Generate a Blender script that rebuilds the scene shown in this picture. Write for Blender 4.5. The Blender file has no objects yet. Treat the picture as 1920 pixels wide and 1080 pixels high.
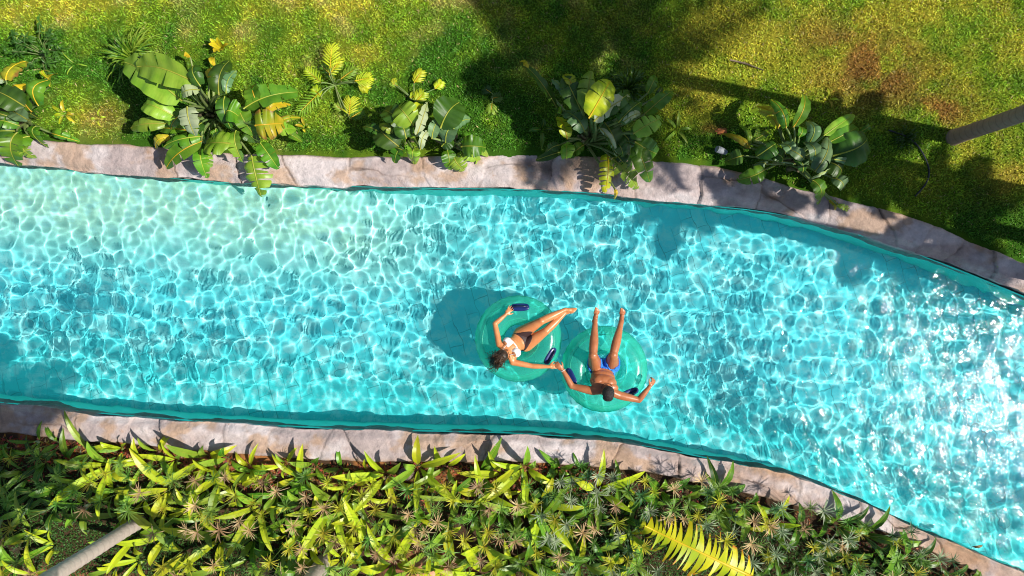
import bpy, bmesh, math, random
import numpy as np
from mathutils import Vector, Matrix, noise as mnoise

# ---------------------------------------------------------------- camera, sky, sun, exposure
sc = bpy.context.scene
COL = sc.collection
H = 10.26                      # camera height above the water, metres
VW = 14.77                     # width of water the frame shows, metres
cam = bpy.data.objects.new('camera', bpy.data.cameras.new('camera'))
COL.objects.link(cam)
cam.location = (0, 0, H)
cam.data.sensor_width = 36
cam.data.lens = 36 * H / VW
cam.data.clip_end = 500
sc.camera = cam

EL, AZ = math.radians(50), math.radians(-12)
w = bpy.data.worlds.new('World'); sc.world = w; w.use_nodes = True
nt = w.node_tree
sky = nt.nodes.new('ShaderNodeTexSky'); sky.sky_type = 'NISHITA'; sky.sun_disc = False
sky.sun_elevation = EL; sky.sun_rotation = math.pi / 2 - AZ
nt.links.new(sky.outputs[0], nt.nodes['Background'].inputs[0])
nt.nodes['Background'].inputs[1].default_value = .075
SUNV = Vector((math.cos(EL) * math.cos(AZ), math.cos(EL) * math.sin(AZ), math.sin(EL)))
sl = bpy.data.lights.new('sun', 'SUN'); sl.energy = 4.8; sl.angle = math.radians(.5); sl.color = (1, .95, .86)
so = bpy.data.objects.new('sun', sl); COL.objects.link(so)
so.rotation_euler = (-SUNV).to_track_quat('-Z', 'Y').to_euler()
so.location = SUNV * 30
sl.cycles.is_caustics_light = True          # the renderer's own refraction caustics
sc.view_settings.view_transform = 'Standard'; sc.view_settings.look = 'None'
sc.view_settings.exposure = 0.34; sc.view_settings.gamma = 1
try:
    sc.cycles.filter_width = 1.05
    sc.cycles.use_denoising = True
    sc.cycles.denoising_prefilter = 'ACCURATE'
    sc.cycles.transparent_max_bounces = 16
    sc.cycles.max_bounces = 8
    sc.cycles.sample_clamp_indirect = 6
except Exception: pass

R = random.Random(11)
NR = np.random.RandomState(5)

# ---------------------------------------------------------------- helpers
def P(px, py, z=0.0):
    """a point at height z that the photograph (1920x1080) shows at px, py"""
    k = VW / 1920 * (H - z) / H
    return Vector(((px - 960) * k, (540 - py) * k, z))

def props(o, label=None, cat=None, group=None, kind=None):
    if label: o['label'] = label
    if cat: o['category'] = cat
    if group: o['group'] = group
    if kind: o['kind'] = kind
    return o

def empty(name, loc, label, cat, group=None):
    o = bpy.data.objects.new(name, None); COL.objects.link(o)
    o.location = loc; o.empty_display_size = .1
    return props(o, label, cat, group)

def link(name, me, mats, parent=None, smooth=True):
    for m in (mats if isinstance(mats, (list, tuple)) else [mats]):
        me.materials.append(m)
    o = bpy.data.objects.new(name, me); COL.objects.link(o)
    if parent: o.parent = parent
    if smooth and len(me.polygons):
        me.polygons.foreach_set('use_smooth', [True] * len(me.polygons))
    return o

def copy_thing(o, parent=None):
    c = o.copy(); COL.objects.link(c)
    if parent is not None: c.parent = parent
    for ch in list(o.children): copy_thing(ch, c)
    return c

class MB:
    def __init__(s): s.v = []; s.f = []; s.m = []; s.uv = []
    def add(s, vs, fs, mat=0, uvs=None):
        b = len(s.v); s.v += [tuple(v) for v in vs]
        s.uv += uvs if uvs else [(0, 0)] * len(vs)
        for f in fs: s.f.append(tuple(i + b for i in f)); s.m.append(mat)
    def grid(s, rows, mat=0, uvs=None, close=False):
        n = len(rows[0]); vs = [p for r in rows for p in r]; fs = []
        for i in range(len(rows) - 1):
            for j in range(n if close else n - 1):
                a = i * n + j; b = i * n + (j + 1) % n
                fs.append((a, b, b + n, a + n))
        s.add(vs, fs, mat, [u for r in uvs for u in r] if uvs else None)
    def tube(s, pts, rad, n=6, mat=0, caps=True):
        pts = [Vector(p) for p in pts]; rows = []
        if not isinstance(rad, (list, tuple)): rad = [rad] * len(pts)
        ref = Vector((0, 0, 1))
        for i, p in enumerate(pts):
            d = (pts[min(i + 1, len(pts) - 1)] - pts[max(i - 1, 0)])
            d = d.normalized() if d.length > 1e-9 else Vector((0, 0, 1))
            r = ref if abs(d.dot(ref)) < .95 else Vector((1, 0, 0))
            a = d.cross(r).normalized(); b = d.cross(a)
            rows.append([p + (a * math.cos(2 * math.pi * k / n) + b * math.sin(2 * math.pi * k / n)) * rad[i] for k in range(n)])
        uvs = [[(i / max(1, len(pts) - 1), k / n) for k in range(n)] for i in range(len(pts))]
        b0 = len(s.v); s.grid(rows, mat, uvs, close=True)
        if caps:
            s.f.append(tuple(b0 + k for k in range(n))); s.m.append(mat)
            e = b0 + (len(pts) - 1) * n
            s.f.append(tuple(e + n - 1 - k for k in range(n))); s.m.append(mat)
    def mesh(s, name):
        me = bpy.data.meshes.new(name); me.from_pydata(s.v, [], s.f); me.update()
        me.polygons.foreach_set('material_index', s.m)
        l = me.uv_layers.new(name='UVMap')
        idx = np.empty(len(me.loops), 'i'); me.loops.foreach_get('vertex_index', idx)
        l.data.foreach_set('uv', np.array(s.uv, 'f')[idx].ravel())
        return me
    def obj(s, name, mats, parent=None): return link(name, s.mesh(name), mats, parent)

def np_mesh(name, co, f, col=None):
    co = np.asarray(co, 'f'); f = np.asarray(f, 'i'); k = f.shape[1]
    me = bpy.data.meshes.new(name)
    me.vertices.add(len(co)); me.vertices.foreach_set('co', co.ravel())
    me.loops.add(f.size); me.loops.foreach_set('vertex_index', f.ravel())
    me.polygons.add(len(f)); me.polygons.foreach_set('loop_start', (np.arange(len(f)) * k).astype('i'))
    me.update(calc_edges=True)
    if col is not None:
        a = me.color_attributes.new('pigment', 'FLOAT_COLOR', 'POINT')
        c = np.ones((len(co), 4), 'f'); c[:, :3] = col; a.data.foreach_set('color', c.ravel())
    return me

def grid_faces(nx, ny):
    i = np.arange(nx - 1)[None, :] + np.arange(ny - 1)[:, None] * nx
    return np.stack([i, i + 1, i + 1 + nx, i + nx], -1).reshape(-1, 4)

TAB = np.random.RandomState(77).rand(256, 256)
def vnoise(x, y, s=0):
    x = x + 13.7 * s; y = y + 7.3 * s
    xi = np.floor(x).astype(int); yi = np.floor(y).astype(int); fx = x - xi; fy = y - yi
    fx = fx * fx * (3 - 2 * fx); fy = fy * fy * (3 - 2 * fy)
    g = lambda a, b: TAB[a & 255, b & 255]
    return (g(xi, yi) * (1 - fx) + g(xi + 1, yi) * fx) * (1 - fy) + (g(xi, yi + 1) * (1 - fx) + g(xi + 1, yi + 1) * fx) * fy
def fbm(x, y, s=0, o=4):
    r = 0; a = .5; t = 0
    for k in range(o):
        r = r + a * vnoise(x * 2 ** k, y * 2 ** k, s + k); t += a; a *= .55
    return r / t
def sstep(a, b, x):
    t = np.clip((x - a) / (b - a), 0, 1); return t * t * (3 - 2 * t)

# ---------------------------------------------------------------- materials
def newmat(name):
    m = bpy.data.materials.new(name); m.use_nodes = True
    n = m.node_tree; b = n.nodes['Principled BSDF']
    return m, n, b
def N(n, t, **k):
    x = n.nodes.new(t)
    for a, v in k.items(): setattr(x, a, v)
    return x
def mixrgb(n, fac, a, b, blend='MIX'):
    x = N(n, 'ShaderNodeMix', data_type='RGBA', blend_type=blend)
    for i, v in ((0, fac), (6, a), (7, b)):
        if hasattr(v, 'is_linked') or hasattr(v, 'links'): n.links.new(v, x.inputs[i])
        else: x.inputs[i].default_value = (*v, 1) if isinstance(v, tuple) else v
    return x.outputs[2]
def noise_out(n, scale, detail=4, vec=None, rough=.55):
    x = N(n, 'ShaderNodeTexNoise'); x.inputs['Scale'].default_value = scale; x.inputs['Detail'].default_value = detail
    x.inputs['Roughness'].default_value = rough
    if vec: n.links.new(vec, x.inputs['Vector'])
    return x.outputs['Fac']
def ramp(n, src, p0, p1):
    x = N(n, 'ShaderNodeMapRange'); x.interpolation_type = 'SMOOTHSTEP'
    x.inputs[1].default_value = p0; x.inputs[2].default_value = p1
    n.links.new(src, x.inputs[0]); return x.outputs[0]
def bump(n, b, src, strength=.3, dist=.01):
    x = N(n, 'ShaderNodeBump'); x.inputs['Strength'].default_value = strength; x.inputs['Distance'].default_value = dist
    n.links.new(src, x.inputs['Height']); n.links.new(x.outputs[0], b.inputs['Normal'])
def add_translucent(n, b, colsock, fac):
    out = n.nodes['Material Output']
    t = N(n, 'ShaderNodeBsdfTranslucent'); n.links.new(colsock, t.inputs[0])
    m = N(n, 'ShaderNodeMixShader'); m.inputs[0].default_value = fac
    n.links.new(b.outputs[0], m.inputs[1]); n.links.new(t.outputs[0], m.inputs[2]); n.links.new(m.outputs[0], out.inputs[0])

def leaf_mat(name, c1, c2, under=None, edge=None, rough=.38, veins=14, trans=.22):
    m, n, b = newmat(name)
    oi = N(n, 'ShaderNodeObjectInfo'); uv = N(n, 'ShaderNodeUVMap'); tc = N(n, 'ShaderNodeTexCoord')
    f = noise_out(n, 3.0, 4, tc.outputs['Object'])
    base = mixrgb(n, ramp(n, f, .35, .65), c1, c2)
    hs = N(n, 'ShaderNodeHueSaturation'); n.links.new(base, hs.inputs['Color'])
    v = N(n, 'ShaderNodeMapRange'); v.inputs[3].default_value = .78; v.inputs[4].default_value = 1.25
    n.links.new(oi.outputs['Random'], v.inputs[0]); n.links.new(v.outputs[0], hs.inputs['Value'])
    h = N(n, 'ShaderNodeMapRange'); h.inputs[3].default_value = .488; h.inputs[4].default_value = .512
    n.links.new(oi.outputs['Random'], h.inputs[0]); n.links.new(h.outputs[0], hs.inputs['Hue'])
    c = hs.outputs[0]
    mp = N(n, 'ShaderNodeMapping'); mp.inputs['Scale'].default_value = (veins * 3, 1.2, 1); n.links.new(uv.outputs[0], mp.inputs[0])
    vn = noise_out(n, 1.0, 3, mp.outputs[0])
    c = mixrgb(n, .30, c, mixrgb(n, vn, (.35, .35, .35), (1.7, 1.7, 1.6)), 'MULTIPLY')
    if edge:
        sp = N(n, 'ShaderNodeSeparateXYZ'); n.links.new(uv.outputs[0], sp.inputs[0])
        ab = N(n, 'ShaderNodeMath', operation='ABSOLUTE'); n.links.new(sp.outputs[1], ab.inputs[0])
        ad = N(n, 'ShaderNodeMath', operation='ADD'); n.links.new(ab.outputs[0], ad.inputs[0])
        n2 = noise_out(n, 9, 3, tc.outputs['Object']); n.links.new(n2, ad.inputs[1])
        c = mixrgb(n, ramp(n, ad.outputs[0], 1.22, 1.58), c, edge)
    if under:
        g = N(n, 'ShaderNodeNewGeometry'); c = mixrgb(n, g.outputs['Backfacing'], c, under)
    n.links.new(c, b.inputs['Base Color']); b.inputs['Roughness'].default_value = rough
    b.inputs['Specular IOR Level'].default_value = .45
    bump(n, b, vn, .35, .004)
    add_translucent(n, b, c, trans)
    return m

GREYU = (.24, .36, .22)
LM = {
 'green':  leaf_mat('leaf_green', (.055, .17, .008), (.13, .27, .015), GREYU),
 'light':  leaf_mat('leaf_light', (.17, .33, .02), (.28, .42, .04), (.32, .45, .22)),
 'lime':   leaf_mat('leaf_lime', (.36, .49, .014), (.54, .57, .02), (.42, .50, .12)),
 'yellow': leaf_mat('leaf_yellow', (.56, .47, .015), (.72, .56, .025), (.6, .5, .06), edge=(.40, .26, .05)),
 'dark':   leaf_mat('leaf_dark', (.030, .085, .008), (.06, .145, .014), (.13, .20, .09), rough=.42),
 'grey':   leaf_mat('leaf_greyblue', (.09, .18, .07), (.17, .28, .12), (.22, .36, .24)),
 'pale':   leaf_mat('leaf_pale', (.38, .47, .22), (.48, .55, .33), (.45, .55, .36)),
 'brown':  leaf_mat('leaf_browning', (.22, .30, .012), (.48, .36, .02), (.4, .32, .1), edge=(.26, .13, .03)),
 'torn':   leaf_mat('leaf_torn_yellow', (.34, .42, .01), (.55, .48, .01), (.4, .4, .1), edge=(.55, .17, .015)),
}
RIB = leaf_mat('leaf_midrib', (.30, .36, .04), (.45, .45, .06), veins=2)
RIBY = leaf_mat('leaf_midrib_yellow', (.65, .42, .02), (.75, .48, .03), veins=2)
STALK = leaf_mat('stalk_green', (.14, .22, .06), (.24, .30, .10), veins=6, trans=.05)

def simple(name, c, rough=.6, c2=None, scale=8, bstr=0, bscale=40, spec=.4, metal=0):
    m, n, b = newmat(name)
    tc = N(n, 'ShaderNodeTexCoord')
    if c2:
        n.links.new(mixrgb(n, ramp(n, noise_out(n, scale, 5, tc.outputs['Object']), .35, .65), c, c2), b.inputs['Base Color'])
    else: b.inputs['Base Color'].default_value = (*c, 1)
    b.inputs['Roughness'].default_value = rough; b.inputs['Specular IOR Level'].default_value = spec
    b.inputs['Metallic'].default_value = metal
    if bstr: bump(n, b, noise_out(n, bscale, 4, tc.outputs['Object']), bstr, .01)
    return m

# ---------------------------------------------------------------- banks of the channel (photo pixels -> metres)
def curve(pts, z):
    q = [P(x, y, z) for x, y in pts]; X = np.array([p.x for p in q]); Y = np.array([p.y for p in q])
    s0 = (Y[1] - Y[0]) / (X[1] - X[0]); s1 = (Y[-1] - Y[-3]) / (X[-1] - X[-3])
    def f(x):
        x = np.asarray(x, float); y = np.interp(x, X, Y)
        y = np.where(x < X[0], Y[0] + s0 * (x - X[0]), y)
        return np.where(x > X[-1], Y[-1] + s1 * (x - X[-1]), y)
    def g(x):      # rounded
        x = np.asarray(x, float); return sum(f(x + d) for d in np.linspace(-.35, .35, 9)) / 9
    return g
GZ = .20          # ground level
yU = curve([(0, 303), (200, 325), (400, 343), (600, 350), (800, 354), (960, 356), (1100, 362), (1200, 373), (1300, 384), (1440, 398), (1560, 425), (1700, 470), (1800, 506), (1920, 556)], .1)
yUo = curve([(0, 258), (130, 264), (300, 270), (480, 287), (700, 292), (900, 289), (960, 282), (1100, 289), (1240, 296), (1350, 308), (1460, 338), (1560, 366), (1640, 384), (1740, 414), (1840, 456), (1920, 492)], GZ)
yL = curve([(0, 754), (200, 776), (400, 792), (600, 802), (800, 808), (960, 811), (1100, 820), (1200, 833), (1300, 853), (1400, 873), (1500, 893), (1560, 917), (1620, 942), (1700, 984), (1800, 1022), (1920, 1074)], .1)
yLo = curve([(0, 815), (150, 827), (300, 843), (480, 859), (640, 868), (860, 869), (1000, 869), (1160, 881), (1280, 901), (1400, 926), (1500, 955), (1600, 985), (1700, 1014), (1780, 1050), (1830, 1076), (1900, 1120)], GZ)

# ---------------------------------------------------------------- the pool basin
def depth(x, y):
    d = yU(x) - y                                   # distance from the upper bank
    shal = sstep(-1.0, -3.6, x) * (1 - sstep(.2, 2.2, d))
    return -(1.0 - .55 * shal - .22 * (1 - sstep(0, .7, y - yL(x))))
xs = np.arange(-13, 13.01, .1); NY = 61
X = np.repeat(xs[None, :], NY, 0); T = np.linspace(0, 1, NY)[:, None]
Y = yL(X) - .03 + (yU(X) - yL(X) + .06) * T
Z = depth(X, Y)
co = np.stack([X, Y, Z], -1).reshape(-1, 3)
sand = (sstep(0.2, -3.4, X + 1.2 * (fbm(X * .6, Y * .6, 3) - .5)) * (1 - sstep(.45, 1.9, (yU(X) - Y) + .8 * (fbm(X, Y, 9) - .5)))).reshape(-1)
c_blue = np.array([.14, .80, .90]); c_sand = np.array([.46, .76, .62]); c_teal = np.array([.08, .72, .76])
tl = sstep(1.6, .2, (Y - yL(X))).reshape(-1)[:, None]
col = c_blue * (1 - tl) + c_teal * tl
col = col * (1 - sand[:, None]) + c_sand * sand[:, None]
me = np_mesh('pool_floor', co, grid_faces(len(xs), NY), col)

def pool_mat():
    m, n, b = newmat('pool_tile')
    at = N(n, 'ShaderNodeAttribute'); at.attribute_name = 'pigment'
    tc = N(n, 'ShaderNodeTexCoord'); mp = N(n, 'ShaderNodeMapping')
    mp.inputs['Rotation'].default_value = (0, 0, math.radians(-18 + 90)); n.links.new(tc.outputs['Object'], mp.inputs[0])
    wn = noise_out(n, 2, 2, tc.outputs['Object'])
    br = N(n, 'ShaderNodeTexBrick'); br.inputs['Scale'].default_value = 1; br.inputs['Mortar Size'].default_value = .006
    br.inputs['Brick Width'].default_value = .40; br.inputs['Row Height'].default_value = .20; br.inputs['Mortar Smooth'].default_value = .3
    n.links.new(mp.outputs[0], br.inputs['Vector'])
    c = mixrgb(n, .22, at.outputs['Color'], mixrgb(n, noise_out(n, 3.5, 5, tc.outputs['Object']), (.4, .4, .4), (1.6, 1.6, 1.6)), 'MULTIPLY')
    hl_mask = ramp(n, noise_out(n, 4.2, 7, tc.outputs['Object'], .7), .45, .62)
    hl_fac = N(n, 'ShaderNodeMath', operation='MULTIPLY'); hl_fac.inputs[1].default_value = .6; n.links.new(hl_mask, hl_fac.inputs[0])
    c = mixrgb(n, hl_fac.outputs[0], c, (.47, .88, .90))  # pale floor mottling, whitened to stand in for broad caustic highlights
    sr = N(n, 'ShaderNodeSeparateColor'); n.links.new(at.outputs['Color'], sr.inputs[0]); fd = ramp(n, sr.outputs[0], .34, .13)
    mm = N(n, 'ShaderNodeMath', operation='MULTIPLY'); n.links.new(br.outputs['Fac'], mm.inputs[0]); n.links.new(fd, mm.inputs[1])
    m3 = N(n, 'ShaderNodeMath', operation='MULTIPLY'); n.links.new(mm.outputs[0], m3.inputs[0]); n.links.new(ramp(n, noise_out(n, 1.3, 3, tc.outputs['Object']), .38, .6), m3.inputs[1])
    c = mixrgb(n, m3.outputs[0], c, mixrgb(n, .45, c, (.004, .06, .08)))
    n.links.new(c, b.inputs['Base Color']); b.inputs['Roughness'].default_value = .7; b.inputs['Specular IOR Level'].default_value = .1
    return m
PM = pool_mat()
fl = link('pool_floor', me, PM); props(fl, kind='structure'); fl.cycles.is_caustics_receiver = True
def wall(name, yf, sgn, zt):
    NZ = 16; Xw = np.repeat(xs[None, :], NZ, 0); t = np.linspace(0, 1, NZ)[:, None]
    Yw = yf(Xw) + sgn * .025; Zb = depth(Xw, Yw) - .02; Zw = Zb + (zt - Zb) * t
    cc = np.ones((Xw.size, 3)) * np.array([.06, .62, .52])
    o = link(name, np_mesh(name, np.stack([Xw, Yw, Zw], -1).reshape(-1, 3), grid_faces(len(xs), NZ), cc), simple('pool_wall_paint_' + name, (.06, .70, .60), .6, (.08, .76, .68), 3))
    props(o, kind='structure'); o.cycles.is_caustics_receiver = True
wall('pool_wall', yU, 1, .03); wall('pool_wall', yL, -1, .03)
for sx in (-13, 13):       # closing walls well outside the picture
    mb = MB(); a, b_ = float(yL(sx)) - .1, float(yU(sx)) + .1
    mb.add([(sx, a, -1.05), (sx, b_, -1.05), (sx, b_, .2), (sx, a, .2)], [(0, 1, 2, 3)])
    props(mb.obj('pool_end_wall', simple('end_wall', (.06, .5, .5))), kind='structure')

# ---------------------------------------------------------------- the water
st = .016
wx = np.concatenate([np.arange(-13, -8.7, .25), np.arange(-8.6, 9.6, st), np.arange(9.7, 13, .25)]); wy = np.concatenate([np.arange(-9, -5.6, .2), np.arange(-5.5, 2.3, st), np.arange(2.4, 3.2, .2)])
WX, WY = np.meshgrid(wx, wy); WZ = np.zeros_like(WX)
rw = np.random.RandomState(3)
# light warp so that no direction of the ripples stays straight
QX = WX + .22 * (fbm(WX * .7, WY * .7, 21, 2) - .5); QY = WY + .22 * (fbm(WX * .7, WY * .7, 22, 2) - .5)
for k in range(90):
    lam = math.exp(rw.uniform(math.log(.075), math.log(.40))); kk = 2 * math.pi / lam; a = rw.uniform(0, 2 * math.pi)
    amp = .00125 * (lam / .4) ** 1.8 * rw.uniform(.5, 1.5)
    WZ += amp * np.sin(kk * (QX * math.cos(a) + QY * math.sin(a)) + rw.uniform(0, 6.28))
calm = .42 + .95 * fbm(WX * .8, WY * .8, 31, 3)
calm *= 1 - .35 * (1 - sstep(0.0, .7, WY - yL(WX)))
calm += .03 * sstep(2.5, 6.0, WX)
WZ *= calm * sstep(-8.7, -8.3, WX) * sstep(9.6, 9.3, WX) * sstep(-5.5, -5.2, WY)
ins = (WY < yU(WX) + .05) & (WY > yL(WX) - .05)
F = grid_faces(len(wx), len(wy)); keep = ins.ravel()[F].all(1); F = F[keep]
used = np.zeros(WX.size, bool); used[F.ravel()] = True; remap = np.cumsum(used) - 1
wme = np_mesh('water', np.stack([WX, WY, WZ], -1).reshape(-1, 3)[used], remap[F])
wm = bpy.data.materials.new('water'); wm.use_nodes = True; n = wm.node_tree; n.nodes.clear()
out = N(n, 'ShaderNodeOutputMaterial'); rf = N(n, 'ShaderNodeBsdfRefraction'); gl = N(n, 'ShaderNodeBsdfGlossy'); fr = N(n, 'ShaderNodeFresnel'); mx = N(n, 'ShaderNodeMixShader')
rf.inputs['IOR'].default_value = 1.333; rf.inputs['Roughness'].default_value = 0; rf.inputs['Color'].default_value = (.93, 1, 1, 1)
fr.inputs['IOR'].default_value = 1.333; gl.inputs['Roughness'].default_value = .03
n.links.new(fr.outputs[0], mx.inputs[0]); n.links.new(rf.outputs[0], mx.inputs[1]); n.links.new(gl.outputs[0], mx.inputs[2]); n.links.new(mx.outputs[0], out.inputs[0])
tcw = N(n, 'ShaderNodeTexCoord'); nzw = noise_out(n, 16, 3, tcw.outputs['Object'], .6); bw = N(n, 'ShaderNodeBump'); bw.inputs['Strength'].default_value = 1; bw.inputs['Distance'].default_value = .0072
n.links.new(nzw, bw.inputs['Height']); n.links.new(bw.outputs[0], gl.inputs['Normal'])
wo = link('water', wme, wm); props(wo, kind='structure'); wo.cycles.is_caustics_caster = True

# ---------------------------------------------------------------- stone copings
def stone_mat():
    m, n, b = newmat('coping_stone')
    at = N(n, 'ShaderNodeAttribute'); at.attribute_name = 'pigment'; tc = N(n, 'ShaderNodeTexCoord')
    c = mixrgb(n, .75, at.outputs['Color'], mixrgb(n, noise_out(n, 9, 9, tc.outputs['Object'], .78), (.22, .21, .22), (1.65, 1.6, 1.55)), 'MULTIPLY')
    sp = ramp(n, noise_out(n, 5, 8, tc.outputs['Object'], .75), .60, .72)
    c = mixrgb(n, sp, c, mixrgb(n, .55, c, (.38, .19, .09)))
    n.links.new(c, b.inputs['Base Color']); b.inputs['Roughness'].default_value = .8; b.inputs['Specular IOR Level'].default_value = .25
    bump(n, b, noise_out(n, 35, 8, tc.outputs['Object'], .75), .9, .02)
    return m
SM = stone_mat()
def coping(fi, fo, side, seed, joints, label):
    # side +1: the upper bank (land towards +y); profile runs from the land over the top and down to the water
    x = np.arange(-12.9, 12.9, .016); ns = 64
    s = np.linspace(0, 1, ns)
    XX = np.repeat(x[None, :], ns, 0); S = np.repeat(s[:, None], len(x), 1)
    irr = .06 * (fbm(x * 1.6, x * 0 + seed, seed, 3) - .5) * 2 + .02 * (fbm(x * 7, x * 0, seed + 5, 3) - .5) * 2
    irr2 = .03 * (fbm(x * 2.6, x * 0 + 2, seed + 2, 4) - .5) * 2
    yo = fo(x) + side * (.0 + irr2); yi = fi(x) + irr * .8
    top = .72                                                    # share of the rows on the top face
    u = np.clip(S / top, 0, 1)                                   # 0 land .. 1 lip
    d = np.clip((S - top) / (1 - top), 0, 1)                     # 0 lip .. 1 foot
    YY = yo[None, :] + (yi - yo)[None, :] * u
    ZZ = (GZ - .04) + .09 * sstep(0, .12, u) + .02 * u - .075 * sstep(.62, 1, u) ** 1.6
    # jointed blocks: voronoi cells along the bank
    rj = np.random.RandomState(seed); sx_, sy_ = [], []
    xx = -13
    while xx < 13:
        xx += rj.uniform(.45, 1.5); sx_.append(xx); sy_.append(rj.uniform(.1, .9))
        if rj.rand() < .35: sx_.append(xx + rj.uniform(-.2, .2)); sy_.append(rj.uniform(0, 1))
    wxx = XX + .22 * (fbm(XX * 2.2, YY * 2.2, seed + 7, 4) - .5); uu = u + .5 * (fbm(XX * 2.2, YY * 2.2, seed + 8, 4) - .5)
    d1 = np.full(XX.shape, 9.); d2 = np.full(XX.shape, 9.); idx = np.zeros(XX.shape, int)
    for k, (a, b_) in enumerate(zip(sx_, sy_)):
        dd = np.hypot(wxx - a, (uu - b_) * .62)
        nw = dd < d1; d2 = np.where(nw, d1, np.minimum(d2, dd)); idx = np.where(nw, k, idx); d1 = np.where(nw, dd, d1)
    edge = (d2 - d1)
    vis = sstep(.40, .62, fbm(XX * 1.3, YY * 1.3, seed + 12, 3)) * joints + .25 * joints
    crack = (1 - sstep(.006, .036, edge * (.6 + .8 * fbm(XX * 5, YY * 5, seed + 50, 2)))) * np.clip(vis, 0, 1)
    hk = rj.rand(len(sx_)); tk = rj.rand(len(sx_))
    relief = .045 * (hk[idx] - .5) + (.085 * (fbm(XX * 1.7, YY * 2.2, seed + 20, 5) - .5)) + .05 * (fbm(XX * 6, YY * 6, seed + 21, 5) - .5)
    ZZ = ZZ + relief * (u > .05) * (1 - d) - .028 * crack * (1 - d)
    # the face over the water: ledges and undercut layers
    lay = .045 * (vnoise(XX * 1.9, d * 3.5 + 3, seed + 30) - .45) + .03 * (vnoise(XX * 6, d * 7, seed + 31) - .5)
    YY = YY + side * (-1) * (-.035 * np.sin(d * math.pi) + lay * sstep(0, .25, d)) * (S > top)
    zlip = ZZ[int(top * (ns - 1)), :]
    ZZ = np.where(S > top, zlip[None, :] * (1 - d) + (-.12) * d, ZZ)
    # pigment
    g = np.array([.45, .375, .37]); wht = np.array([.60, .54, .545]); tan = np.array([.44, .29, .19]); org = np.array([.40, .23, .12]); gry = np.array([.42, .38, .38])
    a = sstep(.42, .62, fbm(XX * 1.5, YY * 2.6, seed + 40, 5))[..., None]; t2 = sstep(.50, .66, fbm(XX * 2.4, YY * 3, seed + 41, 5))[..., None]
    c = g * (1 - a) + wht * a
    c = c * (1 - .75 * t2) + tan * .75 * t2
    rt = (sstep(1.0, 4.5, XX) if side < 0 else .75 * np.exp(-((XX - .6) / 1.1) ** 2) + .35 * sstep(4, 7, XX))[..., None]
    t3 = sstep(.36, .6, fbm(XX * 1.9, YY * 2.0, seed + 42, 4))[..., None]
    c = c * (1 - .55 * rt * t3) + org * .55 * rt * t3
    t4 = sstep(.25, .0, u)[..., None] * .6 * t3
    c = c * (1 - t4) + tan * t4
    c = c * (.89 + .2 * tk[idx])[..., None]
    nearj = np.exp(-(edge / .09) ** 2)[..., None] * np.clip(vis, 0, 1)[..., None]
    c = c * (1 - .45 * nearj) + tan * .8 * .45 * nearj
    c = c * (1 - .80 * crack[..., None]) + np.array([.05, .035, .03]) * .80 * crack[..., None]
    dd = d[..., None] ** .5; c = c * (1 - .72 * dd) + (np.array([.13, .14, .14]) if side < 0 else np.array([.30, .29, .28])) * .72 * dd          # face darkens towards its foot
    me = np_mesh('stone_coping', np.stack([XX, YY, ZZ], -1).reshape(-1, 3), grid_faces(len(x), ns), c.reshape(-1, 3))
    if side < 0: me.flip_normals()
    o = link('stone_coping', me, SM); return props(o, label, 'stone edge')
coping(yU, yUo, 1, 3, .6, 'pale pink stone edge between the lawn and the water, along the top')
coping(yL, yLo, -1, 14, .6, 'pinkish tan stone edge between the planted bed and the water, along the bottom')

# ---------------------------------------------------------------- lawn and bed
def blob(X, Y, px, py, rx, ry):
    c = P(px, py, GZ); k = VW / 1920
    return np.exp(-(((X - c.x) / (rx * k)) ** 2 + ((Y - c.y) / (ry * k)) ** 2))
def lawn_col(X, Y):
    f1 = fbm(X * 1.1, Y * 1.1, 51, 5); f2 = fbm(X * 4, Y * 4, 52, 4); f3 = fbm(X * 2.2, Y * 2.2, 53, 5)
    yel = .75 * blob(X, Y, 90, 10, 190, 60) + .8 * blob(X, Y, 700, -10, 300, 85) + .35 * blob(X, Y, 330, 0, 180, 60) + 1.25 * blob(X, Y, 1700, 90, 430, 150) + .5 * blob(X, Y, 1330, 40, 120, 90)
    yel += .45 * blob(X, Y, 190, 225, 70, 45) + .5 * blob(X, Y, 640, 110, 100, 35) + .8 * blob(X, Y, 1320, 200, 45, 40) + .8 * blob(X, Y, 1800, 320, 170, 70) + .4 * blob(X, Y, 960, 20, 60, 40)
    yel -= .7 * blob(X, Y, 1800, 60, 60, 60) + .5 * blob(X, Y, 80, 100, 80, 40) + .4 * blob(X, Y, 1880, 120, 60, 80)
    yel = np.clip(yel + (f1 - .5) * 1.3 - .02 + (f2 - .5) * 1.1, 0, 1)
    red = 1.0 * blob(X, Y, 1640, 140, 90, 60) + .9 * blob(X, Y, 1760, 205, 60, 35) + .5 * blob(X, Y, 1570, 70, 90, 40) + .9 * blob(X, Y, 1335, 240, 22, 10) + .35 * blob(X, Y, 1880, 330, 60, 60) + .5 * blob(X, Y, 195, 215, 40, 35) + .25 * blob(X, Y, 1130, 30, 80, 40)
    red = np.clip(red * 1.2 * sstep(.30, .62, f3 + .25 * (f2 - .5)) , 0, 1)
    G = np.array([.075, .22, .014]); Y_ = np.array([.52, .50, .045]); LG = np.array([.25, .39, .022]); TN = np.array([.52, .42, .17]); RD = np.array([.36, .15, .045])
    y = yel[..., None]
    c = np.where(y < .5, G + (LG - G) * (y * 2), LG + (Y_ - LG) * (y * 2 - 1))
    tn = (sstep(.58, .72, f3) * yel)[..., None] * .55 * (X[..., None] < 2)
    c = c * (1 - tn) + TN * tn
    return c * (1 - .8 * red[..., None]) + RD * .8 * red[..., None]
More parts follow.
